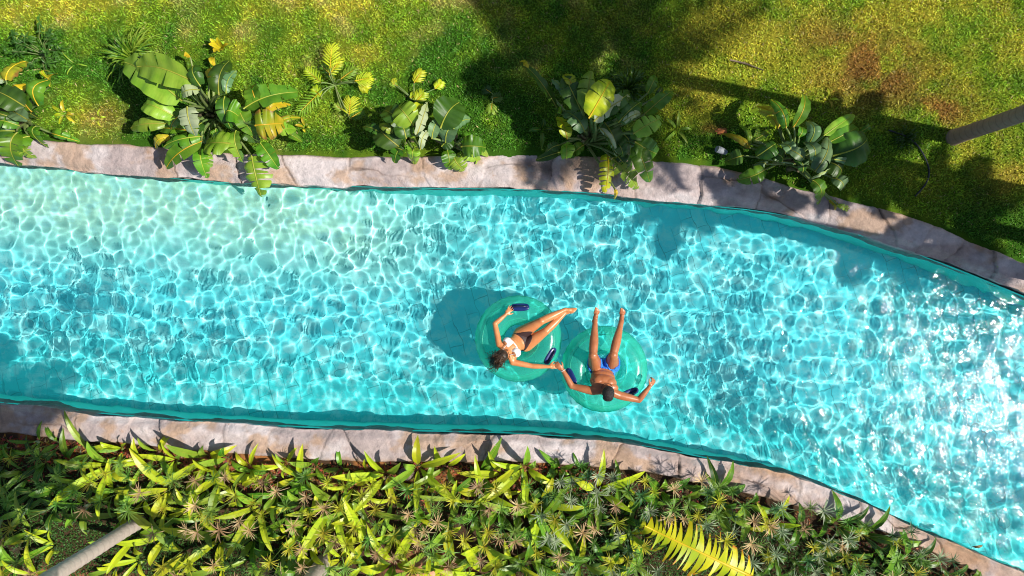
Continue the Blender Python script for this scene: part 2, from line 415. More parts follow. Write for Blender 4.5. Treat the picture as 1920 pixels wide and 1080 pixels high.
def bed_col(X, Y):
    f1 = fbm(X * 1.7, Y * 1.7, 61, 5)[..., None]; f2 = fbm(X * 5, Y * 5, 62, 4)[..., None]
    e = (yLo(X) - Y)[..., None]
    c = np.array([.045, .030, .018]) * (1 - f1) + np.array([.10, .055, .03]) * f1
    o = sstep(.45, .62, f2) * (1 - sstep(.18, .42, e)) * (X[..., None] < 1.2)
    c = c * (1 - o) + np.array([.36, .15, .05]) * o
    rd = (blob(X, Y, 30, 1078, 70, 14) + blob(X, Y, 800, 1062, 60, 22) + .8 * blob(X, Y, 180, 1090, 60, 14))[..., None]
    rd = np.clip(rd * 1.6, 0, 1)
    return c * (1 - rd) + np.array([.45, .17, .09]) * rd
def land(name, fo, side, colf, far):
    xg = np.concatenate([[-13, -12, -11], np.arange(-10, 10.01, .06), [11, 12, 13]])
    t = np.concatenate([np.arange(0, 3.2, .06), [3.6, 4.5, 6, 9, 15, 30, far]])
    XX, TT = np.meshgrid(xg, t); base = fo(XX) - side * .08
    YY = base + side * TT; k = sstep(3, 30, TT); YY = YY * (1 - k) + k * side * (TT + 1)
    ZZ = np.full_like(XX, GZ) + .02 * (fbm(XX * 2, YY * 2, 71, 3) - .5)
    me = np_mesh(name, np.stack([XX, YY, ZZ], -1).reshape(-1, 3), grid_faces(len(xg), len(t)), colf(XX, YY).reshape(-1, 3))
    if side < 0: me.flip_normals()
    m, n, b = newmat(name + '_soil')
    at = N(n, 'ShaderNodeAttribute'); at.attribute_name = 'pigment'; tc = N(n, 'ShaderNodeTexCoord')
    c = mixrgb(n, .7, at.outputs['Color'], mixrgb(n, noise_out(n, 45, 6, tc.outputs['Object'], .7), (.2, .2, .2), (1.5, 1.5, 1.5)), 'MULTIPLY')
    n.links.new(c, b.inputs['Base Color']); b.inputs['Roughness'].default_value = .95; b.inputs['Specular IOR Level'].default_value = .1
    bump(n, b, noise_out(n, 60, 6, tc.outputs['Object'], .7), .8, .02)
    return props(link(name, me, m), kind='structure')
land('lawn', yUo, 1, lambda x, y: lawn_col(x, y) * .5, 60)  # grass colour darkened to paint the shade between the blades
land('garden_soil', yLo, -1, bed_col, 60)
for sx in (-1, 1):
    mb = MB(); a = sx * 13; b_ = sx * 73
    mb.add([(a, -61, GZ), (b_, -61, GZ), (b_, 61, GZ), (a, 61, GZ)], [(0, 1, 2, 3)])
    props(mb.obj('ground', simple('far_ground', (.06, .13, .015), .9, (.15, .18, .03), 2)), kind='structure')

def blades(name, pts, zc, cols, length, width, tilt, mat, bend=True):
    """many small leaf-sized faces (two triangles each) in ONE mesh"""
    n_ = len(pts); a = NR.uniform(0, 2 * np.pi, n_); el = NR.uniform(*tilt, n_); L = NR.uniform(*length, n_); Wd = NR.uniform(*width, n_)
    d = np.stack([np.cos(a) * np.cos(el), np.sin(a) * np.cos(el), np.sin(el)], -1)
    ra = NR.uniform(-.8, .8, n_)
    s_ = np.stack([-np.sin(a) * np.cos(ra), np.cos(a) * np.cos(ra), np.sin(ra)], -1)
    b = np.concatenate([pts, zc[:, None]], 1)
    mid = b + d * (L * .5)[:, None]; tip = b + d * L[:, None] - np.array([0, 0, 1]) * (L * NR.uniform(0, .35, n_))[:, None]
    co = np.stack([b, mid - s_ * Wd[:, None] / 2, tip, mid + s_ * Wd[:, None] / 2], 1).reshape(-1, 3)
    i = np.arange(n_)[:, None] * 4; f = np.concatenate([i + 0, i + 1, i + 2, i + 3], 1)
    me = np_mesh(name, co, f, np.repeat(cols, 4, 0))
    return props(link(name, me, mat, smooth=False), kind='stuff')
def pig_mat(name, rough=.55, trans=.25):
    m, n, b = newmat(name); at = N(n, 'ShaderNodeAttribute'); at.attribute_name = 'pigment'
    n.links.new(at.outputs['Color'], b.inputs['Base Color']); b.inputs['Roughness'].default_value = rough; b.inputs['Specular IOR Level'].default_value = .3
    add_translucent(n, b, at.outputs['Color'], trans); return m
PG = pig_mat('grass_blades')
ng = 330000
gx = NR.uniform(-7.7, 7.7, ng); gy = NR.uniform(-1.0, 4.35, ng)
k_ = gy > yUo(gx) + .03 + .05 * NR.rand(ng); gx, gy = gx[k_], gy[k_]
dens = .55 + .45 * sstep(.3, .6, fbm(gx * 3, gy * 3, 81, 3)); k_ = NR.rand(len(gx)) < dens; gx, gy = gx[k_], gy[k_]
gc = lawn_col(gx, gy) * NR.uniform(.6, 1.55, len(gx))[:, None]
gc = gc * (1 + NR.uniform(-.15, .15, (len(gx), 3))) * (.62 + .76 * fbm(gx * 9, gy * 9, 83, 3))[:, None]
straw = NR.rand(len(gx)) < .02; gc[straw] = np.array([.5, .42, .18]) * NR.uniform(.6, 1.2, (straw.sum(), 1))
g = blades('grass', np.stack([gx, gy], 1), np.full(len(gx), GZ - .005), np.clip(gc, 0, 1), (.035, .085), (.010, .018), (.2, 1.3), PG)
props(g, 'short lawn grass, green with yellow and rust patches', 'grass')

# ground cover of tiny leaves and the litter in the lower bed
nb = 150000
bx = NR.uniform(-7.7, 7.4, nb); by = NR.uniform(-4.6, -1.9, nb); k_ = by < yLo(bx) - .05; bx, by = bx[k_], by[k_]
moss = sstep(.4, .6, fbm(bx * 1.5, by * 1.5, 91, 4)) * .5 + blob(bx, by, 300, 1020, 260, 75) * 1.4 + blob(bx, by, 80, 1000, 150, 60) + .85 * (bx > .3)
moss *= sstep(.12, .45, yLo(bx) - by)
k_ = NR.rand(len(bx)) < moss; bx, by = bx[k_], by[k_]
mc = np.array([.030, .10, .018]) * NR.uniform(.4, 1.9, (len(bx), 1)) + np.array([.03, .03, 0]) * NR.rand(len(bx), 1)
g = blades('ground_cover', np.stack([bx, by], 1), GZ + NR.uniform(-.01, .05, len(bx)), mc, (.02, .045), (.010, .02), (.0, .9), PG)
props(g, 'low dark green ground cover of tiny leaves under the bed plants', 'ground cover')
nb = 9000
bx = NR.uniform(-7.6, 7.2, nb); by = yLo(bx) - .03 - np.abs(NR.normal(0, .22, nb))
lc = np.stack([NR.uniform(.12, .5, nb), NR.uniform(.05, .22, nb), NR.uniform(.02, .08, nb)], 1)
k_ = (bx < 1.3) | (NR.rand(nb) < .2); bx, by, lc = bx[k_], by[k_], lc[k_]
g = blades('leaf_litter', np.stack([bx, by], 1), GZ + NR.uniform(0, .03, len(bx)), lc, (.03, .09), (.012, .03), (-.1, .35), PG)
props(g, 'dry brown and rust leaf litter along the lower stone edge', 'leaf litter')

# ---------------------------------------------------------------- leaves
def blade(mb, A, B, W, arch=.1, roll=0., tear=0, droop=.1, fold=.25, curl=0., rib=.012, tipq=.75, nT=14, mat=0, ribmat=1, shape=.62, nV=4):
    """one leaf blade from A to B; tear 0 whole .. 1 comb-like. UV: u along, v -1..1 across."""
    A = Vector(A); B = Vector(B); D = B - A; L = D.length; d = D.normalized()
    side = d.cross(Vector((0, 0, 1)))
    side = side.normalized() if side.length > 1e-4 else Vector((1, 0, 0))
    up = side.cross(d).normalized()
    if roll: q = Matrix.Rotation(roll, 3, d); side = q @ side; up = q @ up
    wob = R.uniform(-.12, .12) * W; ph = R.uniform(0, 6)
    def C(t): return A + D * t + Vector((0, 0, 1)) * arch * 4 * t * (1 - t) + side * wob * math.sin(math.pi * t) - Vector((0, 0, 1)) * droop * t * t
    def Wd(t): return max(.0, W * .5 * (math.sin(math.pi * min(1, max(0, t)) ** tipq)) ** shape)
    for s in (-1, 1):
        cuts = [0.0]
        if tear > 0:
            step = .5 - .455 * tear
            t = 0
            while t < 1:
                t += step * R.uniform(.5, 1.5); cuts.append(min(t, 1))
            if cuts[-1] < 1: cuts.append(1)
        else:
            if R.random() < .3: cuts.append(R.uniform(.3, .8))
            cuts.append(1.)
        for a, b in zip(cuts[:-1], cuts[1:]):
            if b - a < .004: continue
            n = max(2, int(nT * (b - a)) + 2); rows = []; uvs = []
            dz = R.uniform(-.1, .35) * tear; gap = (.03 + .05 * R.random()) if tear else .012
            cut = 1 - (R.uniform(0, .25) * tear if tear > .3 else 0)
            for i in range(n):
                t = a + (b - a) * i / (n - 1); row = []; uvr = []
                for j in range(nV + 1):
                    v = j / nV
                    te = t + ((a + b) / 2 - t) * min(.85, gap / (b - a)) * v
                    w = Wd(te) * v * cut; sk = .22 * w * tear if tear else .1 * w        # strips sweep to the tip
                    x = C(te) + d * sk * v
                    lift = fold * w * (1 - curl * v * v * 2.2) - dz * W * v * v
                    und = .012 * math.sin(te * 26 + ph + s) * v * (W / .25)
                    row.append(x + side * s * w * math.cos(fold * .5) + up * (lift + und))
                    uvr.append((te, s * v))
                rows.append(row); uvs.append(uvr)
            if s < 0: rows = [r[::-1] for r in rows]; uvs = [r[::-1] for r in uvs]
            mb.grid(rows, mat, uvs)
    if rib:
        n = 9; mb.tube([C(t) + up * rib * .35 for t in np.linspace(-.02, .97, n)], [rib * (1 - .8 * i / n) for i in range(n)], 5, ribmat)

def stalk(mb, C0, A, r0, r1, sag=.1, mat=2, n=8):
    C0 = Vector(C0); A = Vector(A); m = (C0 + A) / 2 + Vector((0, 0, sag)); pts = []; rr = []
    for i in range(n):
        t = i / (n - 1); pts.append(C0 * (1 - t) ** 2 + m * 2 * t * (1 - t) + A * t * t); rr.append(r0 + (r1 - r0) * t)
    mb.tube(pts, rr, 6, mat)

def bird_plant(base_px, leaves, cx, label, zmax=1.15, cat='plant', group=None, seed=1, extra_stems=4):
    """large paddle-leaved plant. leaves: (Au,Av,Bu,Bv,width,kind,tear,z) in crop units (origin ox,oy and scale)"""
    ox, oy, sc_ = cx; R.seed(seed)
    base = P(*base_px, GZ); t = empty('paddle_leaf_plant', base, label, cat, group)
    for L in leaves:
        au, av, bu, bv, wd, kind, tear, z = L[:8]; roll = L[8] if len(L) > 8 else R.uniform(-.45, .45)
        tear = tear if tear else R.choice([0, 0, .12, .22, .3]); za = z + R.uniform(-.05, .05); zb = z - R.uniform(.0, .28)
        A = P(ox + au / sc_, oy + av / sc_, za) - base; B = P(ox + bu / sc_, oy + bv / sc_, zb) - base
        W = wd / sc_ * VW / 1920 * (H - z) / H * 1.22
        mb = MB()
        blade(mb, A, B, W, arch=.06 + .12 * R.random(), roll=roll, tear=tear, droop=.03, fold=R.uniform(.08, .4), curl=R.choice([0, 0, .5, 1]), rib=.006 + .014 * W, nT=16, shape=.5)
        c0 = Vector((R.uniform(-.07, .07), R.uniform(-.07, .07), -.02)); 
        stalk(mb, c0, A, .022, .012, sag=.25 * z)
        rm = RIBY if kind in ('yellow', 'brown', 'torn', 'lime') or (kind == 'green' and R.random() < .25) else RIB
        mb.obj('leaf', [LM[kind], rm, STALK], t)
    mb = MB()                       # the short clumped base
    for k in range(7):
        a = R.uniform(0, 6.28); r = R.uniform(.02, .11)
        mb.tube([(r * math.cos(a), r * math.sin(a), -.05), (r * 1.3 * math.cos(a), r * 1.3 * math.sin(a), .2), (r * 2 * math.cos(a), r * 2 * math.sin(a), .38)], [.04, .032, .018], 7)
    mb.obj('base', [simple('clump_base_%d' % seed, (.10, .12, .05), .8, (.22, .16, .09), 12)], t)
    return t

C6 = (0, 80, 4.5); C3 = (190, 80, 3.723); C2 = (480, 0, 2.7); C4 = (960, 100, 3.724); C5 = (1320, 160, 4.32)
bird_plant((48, 226), [
 (50, 315, 215, 150, 160, 'brown', .15, .75), (95, 490, 90, 310, 105, 'green', 0, .8), (165, 455, 245, 350, 90, 'yellow', 0, .5),
 (265, 580, 295, 405, 130, 'green', 0, .75), (320, 525, 405, 310, 125, 'green', 0, .85, .2), (420, 370, 482, 258, 40, 'brown', 0, .5), (400, 300, 412, 238, 34, 'lime', 0, .5),
 (210, 540, -60, 400, 190, 'dark', 0, .95), (240, 655, 80, 570, 110, 'grey', 0, .9), (160, 700, -40, 660, 100, 'green', .2, .75), (130, 640, -80, 600, 70, 'dark', 0, .8),
 (120, 745, -60, 760, 110, 'dark', .2, .6), (140, 760, 150, 1045, 165, 'green', .45, .6), (245, 790, 175, 960, 135, 'green', .4, .55), (240, 860, 295, 975, 110, 'light', .6, .45),
 (300, 705, 400, 885, 105, 'green', .3, .55), (440, 765, 668, 832, 70, 'green', 0, .45, .5), (265, 560, 335, 645, 95, 'dark', 0, .6), (60, 330, -60, 250, 110, 'green', 0, .7), (200, 500, 150, 620, 90, 'green', 0, .8)],
 C6, 'broad leaved plant at the left edge with a yellow patched leaf', seed=21)
bird_plant((402, 214), [
 (555, 400, 150, 130, 205, 'light', .05, 1.15, -.25), (640, 270, 235, 165, 175, 'light', .12, 1.45, -.35), (600, 330, 350, 90, 120, 'green', 0, 1.1),
 (520, 520, 285, 430, 125, 'light', 0, .95), (450, 565, 195, 595, 85, 'light', 0, .8, .1), (590, 610, 405, 600, 70, 'green', 0, .7), (560, 560, 440, 500, 90, 'green', 0, .8),
 (600, 450, 650, 650, 135, 'pale', .3, 1.25), (680, 330, 560, 380, 70, 'pale', 0, 1.4), (690, 300, 650, 150, 95, 'dark', 0, 1.4), (820, 360, 890, 120, 125, 'dark', .1, 1.1), (870, 350, 940, 190, 60, 'grey', 0, 1.1, .7),
 (1000, 458, 1375, 340, 150, 'green', .3, .95, -.3), (1100, 440, 1060, 290, 110, 'green', .1, .9), (1075, 578, 1270, 558, 190, 'brown', .5, .9), (870, 490, 990, 540, 140, 'green', 0, .9), (960, 460, 1070, 650, 110, 'green', .1, .8),
 (860, 380, 900, 600, 90, 'dark', 0, .9), (905, 705, 725, 705, 170, 'light', .1, .9), (940, 615, 985, 835, 105, 'light', .1, .8), (695, 655, 425, 725, 85, 'green', .2, .75), (695, 690, 445, 875, 100, 'green', .15, .7),
 (690, 740, 735, 945, 90, 'green', .35, .55), (735, 765, 750, 875, 95, 'light', .5, .5), (1050, 790, 1112, 1075, 175, 'light', .62, .6), (1110, 700, 1235, 880, 105, 'green', .2, .7), (1225, 615, 1355, 600, 90, 'light', .2, .65),
 (1300, 640, 1400, 690, 45, 'green', 0, .5), (480, 655, 375, 742, 55, 'brown', .3, .5), (1150, 500, 1320, 430, 50, 'yellow', 0, .6), (1230, 590, 1390, 520, 40, 'brown', .3, .5),
 (620, 480, 480, 620, 70, 'green', 0, .9), (700, 560, 720, 700, 80, 'dark', 0, .7), (800, 600, 850, 680, 60, 'green', 0, .6), (790, 165, 795, 98, 36, 'yellow', 0, .4), (758, 258, 800, 165, 40, 'yellow', 0, .4), (1010, 610, 1100, 690, 90, 'dark', 0, .6), (620, 100, 590, 90, 30, 'yellow', 0, .5)],
 C3, 'biggest broad leaved plant on the lawn edge, its huge shiny leaves bent to the left', seed=33)
bird_plant((764, 258), [
 (795, 632, 715, 535, 115, 'light', .15, 1.0), (800, 600, 850, 530, 60, 'lime', 0, 1.0), (812, 690, 868, 515, 62, 'pale', 0, 1.0, 1.0), (765, 640, 645, 555, 100, 'dark', 0, 1.0, .3), (720, 740, 615, 640, 105, 'dark', 0, .8), (690, 672, 622, 628, 36, 'light', 0, .9),
 (832, 755, 872, 660, 42, 'pale', 0, .9, .9), (745, 735, 700, 825, 62, 'green', 0, .55), (798, 758, 800, 832, 62, 'light', 0, .5, .1), (730, 690, 745, 745, 40, 'light', 0, .7), (770, 640, 800, 700, 45, 'light', 0, .8), (640, 680, 540, 640, 50, 'dark', 0, .7), (745, 760, 655, 745, 45, 'dark', 0, .6), (760, 700, 720, 600, 80, 'dark', 0, .9)],
 C2, 'broad leaved plant left of centre with pale curled leaves and a fan shaped shadow', seed=41)
bird_plant((848, 270), [
 (935, 645, 1030, 515, 135, 'dark', 0, .9, .2), (1000, 650, 1085, 600, 60, 'grey', 0, .8, .8), (960, 720, 1010, 640, 90, 'grey', 0, .7), (1040, 742, 1165, 745, 95, 'green', .4, .6), (1000, 790, 1055, 862, 100, 'light', .5, .5), (968, 760, 985, 858, 65, 'green', 0, .5),
 (1060, 770, 1135, 822, 55, 'light', .4, .4), (890, 700, 930, 600, 50, 'grey', 0, .8), (1050, 700, 1110, 690, 60, 'green', .2, .5), (1130, 760, 1175, 790, 30, 'light', 0, .3), (940, 740, 1000, 700, 70, 'dark', 0, .6)],
 C2, 'small broad leaved plant with a dark upright leaf, right of the fan shaped shadow', seed=43)
bird_plant((1108, 262), [
 (310, 380, 55, 55, 75, 'dark', 0, .9, .7), (110, 110, 60, 50, 40, 'yellow', 0, .9), (400, 335, 278, 175, 75, 'grey', 0, 1.0, .8), (480, 395, 365, 150, 130, 'dark', 0, 1.2), (420, 230, 365, 145, 70, 'lime', 0, 1.25), (530, 400, 555, 115, 120, 'light', .1, 1.3, .3), (540, 445, 690, 185, 165, 'lime', .1, 1.35, .35),
 (575, 470, 830, 300, 105, 'pale', 0, 1.3, .6), (600, 430, 740, 310, 120, 'dark', 0, 1.2), (680, 390, 830, 280, 90, 'dark', 0, 1.2), (745, 480, 905, 335, 110, 'dark', 0, 1.1), (760, 490, 900, 420, 60, 'pale', 0, 1.1, .9), (945, 280, 1005, 150, 62, 'green', 0, .6), (1000, 310, 1050, 230, 34, 'dark', 0, .6),
 (925, 425, 1125, 258, 95, 'green', 0, .95, -.4), (850, 560, 1045, 450, 115, 'light', 0, 1.0), (505, 545, 355, 400, 115, 'grey', 0, .95), (385, 595, 325, 440, 85, 'lime', .3, .85), (380, 735, 368, 618, 88, 'light', .1, .65), (500, 640, 385, 725, 75, 'green', 0, .65), (335, 690, 165, 745, 55, 'dark', 0, .5), (330, 640, 230, 700, 60, 'dark', 0, .5),
 (645, 485, 745, 710, 120, 'dark', .1, .9), (610, 520, 730, 720, 45, 'pale', 0, .95, .8), (765, 560, 825, 710, 125, 'dark', .1, .8), (860, 620, 1015, 700, 130, 'green', 0, .85), (860, 640, 965, 900, 115, 'green', .15, .8), (820, 560, 960, 560, 90, 'green', 0, .9),
 (665, 700, 650, 975, 100, 'lime', .75, .55), (700, 735, 885, 945, 125, 'light', .75, .6), (740, 720, 830, 830, 100, 'dark', .2, .6), (320, 410, 350, 420, 40, 'light', 0, .9), (700, 600, 780, 720, 80, 'dark', 0, .8), (720, 950, 715, 1020, 26, 'yellow', .6, .4)],
 C4, 'big leafy plant above the pool centre with curled leaves and a comb shaped one', seed=55)
bird_plant((1478, 303), [
 (610, 340, 435, 165, 85, 'yellow', 0, .7, .2), (600, 350, 440, 200, 60, 'lime', 0, .75), (665, 345, 543, 108, 85, 'green', 0, .95), (725, 335, 812, 68, 88, 'green', 0, .95, .2), (975, 405, 1225, 235, 85, 'light', 0, .8, -.3), (1005, 465, 1245, 335, 90, 'green', 0, .75), (850, 470, 838, 285, 90, 'grey', 0, .95), (885, 610, 815, 455, 80, 'grey', 0, .95),
 (900, 695, 1015, 415, 115, 'grey', 0, 1.0), (370, 505, 148, 385, 62, 'brown', 0, .5), (375, 475, 288, 315, 40, 'light', 0, .5), (400, 455, 440, 335, 34, 'light', 0, .5), (415, 440, 540, 355, 52, 'green', 0, .55), (430, 575, 590, 470, 130, 'dark', 0, .7), (700, 545, 610, 470, 85, 'grey', 0, .85), (810, 600, 670, 505, 80, 'grey', 0, .9),
 (1050, 570, 1330, 420, 230, 'dark', 0, .8), (1060, 600, 1250, 660, 55, 'grey', 0, .8, .8), (870, 750, 1065, 660, 55, 'pale', 0, .7, 1.1), (1000, 620, 1120, 720, 150, 'dark', 0, .7), (1040, 750, 1125, 845, 90, 'grey', 0, .6), (880, 770, 930, 965, 115, 'green', .1, .6), (320, 570, 170, 620, 105, 'dark', 0, .45),
 (500, 680, 270, 770, 120, 'green', .25, .6), (500, 640, 400, 640, 60, 'grey', 0, .6), (1080, 970, 1175, 1020, 45, 'light', .5, .35), (1010, 930, 1070, 1010, 45, 'brown', .4, .3), (740, 640, 560, 620, 30, 'pale', 0, .6, 1.2), (770, 420, 760, 330, 60, 'green', 0, .7), (1260, 380, 1340, 320, 40, 'green', 0, .5), (640, 600, 500, 560, 90, 'dark', 0, .7), (800, 700, 700, 560, 90, 'dark', 0, .7), (930, 870, 900, 760, 60, 'green', 0, .6)],
 C5, 'blue green leafy plant in the palm shade near the right, with one yellow leaf', seed=66)

# torn banana leaf in the lower bed, its plant rooted just below the picture
bb = P(1440, 1112, GZ); t = empty('banana_plant', bb, 'banana plant whose torn yellow green leaf lies over the bottom bed', 'banana plant')
R.seed(5); mb = MB()
A = P(1412, 1082, .95) - bb; B = P(1203, 984, .85) - bb
blade(mb, A, B, .72, arch=.10, roll=.05, tear=.985, droop=.03, fold=.12, rib=.022, nT=18, shape=.42)
stalk(mb, (0, 0, .5), A, .035, .022, .12); mb.obj('leaf', [LM['torn'], RIBY, RIBY], t)
for (dx, dy, z) in ((.9, -1.0, 1.0), (-.3, -1.2, 1.1), (1.2, -.3, .9)):
    mb = MB(); A = Vector((dx * .25, dy * .25, .8)); blade(mb, A, Vector((dx, dy, z - .2)), .5, arch=.15, tear=.5, rib=.02); stalk(mb, (0, 0, .4), A, .03, .02, .1); mb.obj('leaf', [LM['light'], RIBY, RIBY], t)
mb = MB(); mb.tube([(0, 0, -.05), (.0, 0, .3), (.01, -.01, .62)], [.09, .075, .05], 12); mb.obj('pseudostem', [STALK], t)

# ---------------------------------------------------------------- smaller plants on the lawn
def whorl(mb, n, L, W, z0=.02, el=(.3, 1.1), arch=.0, tear=0, droop=.1, fold=.3, rib=0, nT=7, c=(0, 0), nV=2, shape=.7, tipq=.8):
    for k in range(n):
        a = 2 * math.pi * k / n + R.uniform(-.25, .25); e = R.uniform(*el); l = L * R.uniform(.7, 1.15)
        A = Vector((c[0] + .02 * math.cos(a), c[1] + .02 * math.sin(a), z0))
        B = A + Vector((math.cos(a) * math.cos(e), math.sin(a) * math.cos(e), math.sin(e))) * l
        blade(mb, A, B, W * R.uniform(.8, 1.2), arch=arch, tear=tear, droop=droop, fold=fold, rib=rib, nT=nT, nV=nV, shape=shape, tipq=tipq)

def leafy(name, px, label, cat, n, L, W, kinds, el=(.2, 1.0), z=GZ, group=None, arch=.03, droop=.08, rib=.004):
    t = empty(name, P(*px, z), label, cat, group)
    for k in range(n):
        a = 2 * math.pi * k / n + R.uniform(-.3, .3); e = R.uniform(*el); l = L * R.uniform(.7, 1.15); mb = MB()
        A = Vector((.02 * math.cos(a), .02 * math.sin(a), -.01)); B = A + Vector((math.cos(a) * math.cos(e), math.sin(a) * math.cos(e), math.sin(e))) * l
        blade(mb, A, B, W * R.uniform(.8, 1.2), arch=arch, droop=droop, fold=.35, rib=rib, nT=8, nV=2, roll=R.uniform(-.3, .3))
        mb.obj('leaf', [LM[R.choice(kinds)], RIB], t)
    return t
R.seed(8)
leafy('bromeliad', (121, 213), 'small bright yellow green rosette on bare soil above the stone', 'plant', 7, .22, .05, ['lime', 'yellow'], (.1, .5))
leafy('lily', (1016, 243), 'narrow two leaved green sprout left of the big centre plant', 'plant', 4, .30, .06, ['green', 'dark'], (.4, 1.1))
leafy('lily', (1270, 243), 'small four leaved sprout on shaded grass right of the big centre plant', 'plant', 5, .24, .045, ['green', 'light'], (.3, .9))
leafy('lily', (185, 222), 'tiny yellow green sprout on the dry patch left of the biggest plant', 'plant', 4, .15, .03, ['lime', 'green'], (.2, .8))
leafy('lily', (572, 238), 'upright yellow green shoot right of the biggest plant', 'plant', 4, .20, .04, ['lime', 'yellow'], (.6, 1.2))
leafy('yellow_shoot', (416, 92), 'bare shoot with upright golden yellow leaves on the upper lawn', 'plant', 6, .34, .07, ['yellow'], (1.0, 1.4), rib=.003)
leafy('yellow_shoot', (1552, 186), 'tiny yellow shoot on the shadow edge above the blue green plant', 'plant', 4, .16, .03, ['yellow', 'lime'], (.6, 1.2))
leafy('lily', (140, 120), 'pale slender sprout beside the dark shrub', 'plant', 3, .22, .02, ['light'], (.1, .5))
# grass-like clumps
def clump(px, n, L, kinds, label, seed, W=.013):
    R.seed(seed); t = empty('grassy_clump', P(*px, GZ), label, 'plant')
    for kind in kinds:
        mb = MB()
        for k in range(n // len(kinds)):
            a = R.uniform(0, 6.28); e = R.uniform(.25, 1.3); l = L * R.uniform(.6, 1.1); r = R.uniform(0, .12)
            A = Vector((r * math.cos(a), r * math.sin(a), -.01)); B = A + Vector((math.cos(a) * math.cos(e), math.sin(a) * math.cos(e), math.sin(e))) * l
            blade(mb, A, B, W * R.uniform(.8, 1.6), arch=.12, droop=.22, fold=.3, rib=0, nT=8, nV=1, shape=.35, tipq=.6)
        mb.obj('foliage', [LM[kind]], t)
clump((252, 112), 130, .52, ['light', 'green'], 'grassy clump of thin arching leaves behind the biggest plant', 4)
clump((1175, 170), 120, .40, ['dark', 'green'], 'dark grassy clump in shade behind the big centre plant', 6)
clump((1690, 262), 40, .22, ['dark'], 'low dark tuft by the black hose', 7)
# dark feathery shrub
R.seed(14); t = empty('feathery_shrub', P(86, 104, GZ), 'dark green feathery shrub on the lawn near the left edge', 'shrub')
mb = MB(); st_ = MB()
for k in range(16):
    a = R.uniform(0, 6.28); r = R.uniform(.1, .38); tip = Vector((r * math.cos(a), r * math.sin(a), R.uniform(.12, .32)))
    st_.tube([(0, 0, -.02), tip * .5 + Vector((0, 0, .08)), tip], [.008, .006, .003], 4)
    for q in range(16):
        c = tip * R.uniform(.55, 1.1); aa = R.uniform(0, 6.28); e = R.uniform(-.1, .7)
        B = c + Vector((math.cos(aa) * math.cos(e), math.sin(aa) * math.cos(e), math.sin(e))) * R.uniform(.06, .12)
        blade(mb, c, B, .022, arch=.01, rib=0, nT=4, nV=1, droop=.02)
mb.obj('foliage', [LM['dark']], t); st_.obj('stem', [STALK], t)
# lobed leaves like hands (philodendron)
def lobed(px, tip, size, kind, parent, base, z):
    """one deeply fingered leaf: its centre rib runs from px towards tip"""
    A = P(*px, z) - base; B = P(*tip, z - .03) - base; d = (B - A).normalized(); s = d.cross(Vector((0, 0, 1))).normalized(); mb = MB(); L = (B - A).length
    for k in range(8):
        t_ = .08 + k * .115; c = A + (B - A) * t_
        for sg in (-1, 1):
            l = size * .62 * math.sin(math.pi * (.22 + .68 * t_)) * R.uniform(.85, 1.1); an = .95 - .55 * t_
            e = c + d * l * math.cos(an * 1.1) + s * sg * l * math.sin(an * 1.1) + Vector((0, 0, R.uniform(-.02, .03)))
            blade(mb, c, e, .019, arch=.015, rib=0, nT=5, nV=1, droop=.02, shape=.45)
    blade(mb, A + (B - A) * .9, A + (B - A) * 1.2, .024, arch=0, rib=0, nT=4, nV=1)
    mb.tube([A, (A + B) / 2 + Vector((0, 0, .01)), B], [.006, .005, .002], 5, 1); stalk(mb, (0, 0, -.01), A, .009, .006, .12)
    mb.obj('leaf', [LM[kind], RIBY, STALK], parent)
def q2(u, v): return (480 + u / 2.7, v / 2.7)
R.seed(19)
b0 = P(628, 160, GZ); t = empty('lobed_leaf_plant', b0, 'bright yellow green plant with fingered leaves, right of the biggest plant', 'plant')
for a, b, s, k, z in (((375, 345), (385, 230), .30, 'lime', .45), ((330, 420), (250, 350), .22, 'lime', .4), ((320, 470), (220, 570), .28, 'light', .35), ((470, 585), (480, 500), .30, 'lime', .35),
                      ((500, 410), (580, 395), .24, 'lime', .4), ((430, 400), (500, 350), .2, 'light', .35), ((400, 400), (330, 330), .2, 'green', .3), ((440, 560), (400, 530), .18, 'light', .3), ((520, 420), (560, 450), .18, 'lime', .3), ((330, 490), (290, 450), .2, 'lime', .3), ((370, 380), (430, 300), .2, 'lime', .4), ((475, 600), (540, 560), .2, 'green', .3)):
    lobed(q2(*a), q2(*b), s, k, t, b0, z)
b0 = P(778, 190, GZ); t = empty('lobed_leaf_plant', b0, 'small plant with bright fingered leaves above the left of centre plant', 'plant')
for a, b, s, k, z in (((800, 420), (840, 360), .22, 'lime', .3), ((905, 450), (940, 415), .17, 'lime', .3), ((720, 435), (680, 425), .13, 'light', .25), ((810, 515), (850, 470), .22, 'lime', .35), ((700, 430), (695, 405), .12, 'lime', .25), ((780, 500), (810, 480), .18, 'lime', .3)):
    lobed(q2(*a), q2(*b), s, k, t, b0, z)
b0 = P(925, 180, GZ); t = empty('lobed_leaf_plant', b0, 'faint fingered leaf plant inside the large dark shadow on the lawn', 'plant')
for a, b, s, k, z in (((1190, 500), (1235, 490), .2, 'green', .25), ((1195, 520), (1190, 570), .2, 'light', .25), ((1190, 470), (1160, 450), .2, 'dark', .25)):
    lobed(q2(*a), q2(*b), s, k, t, b0, z)

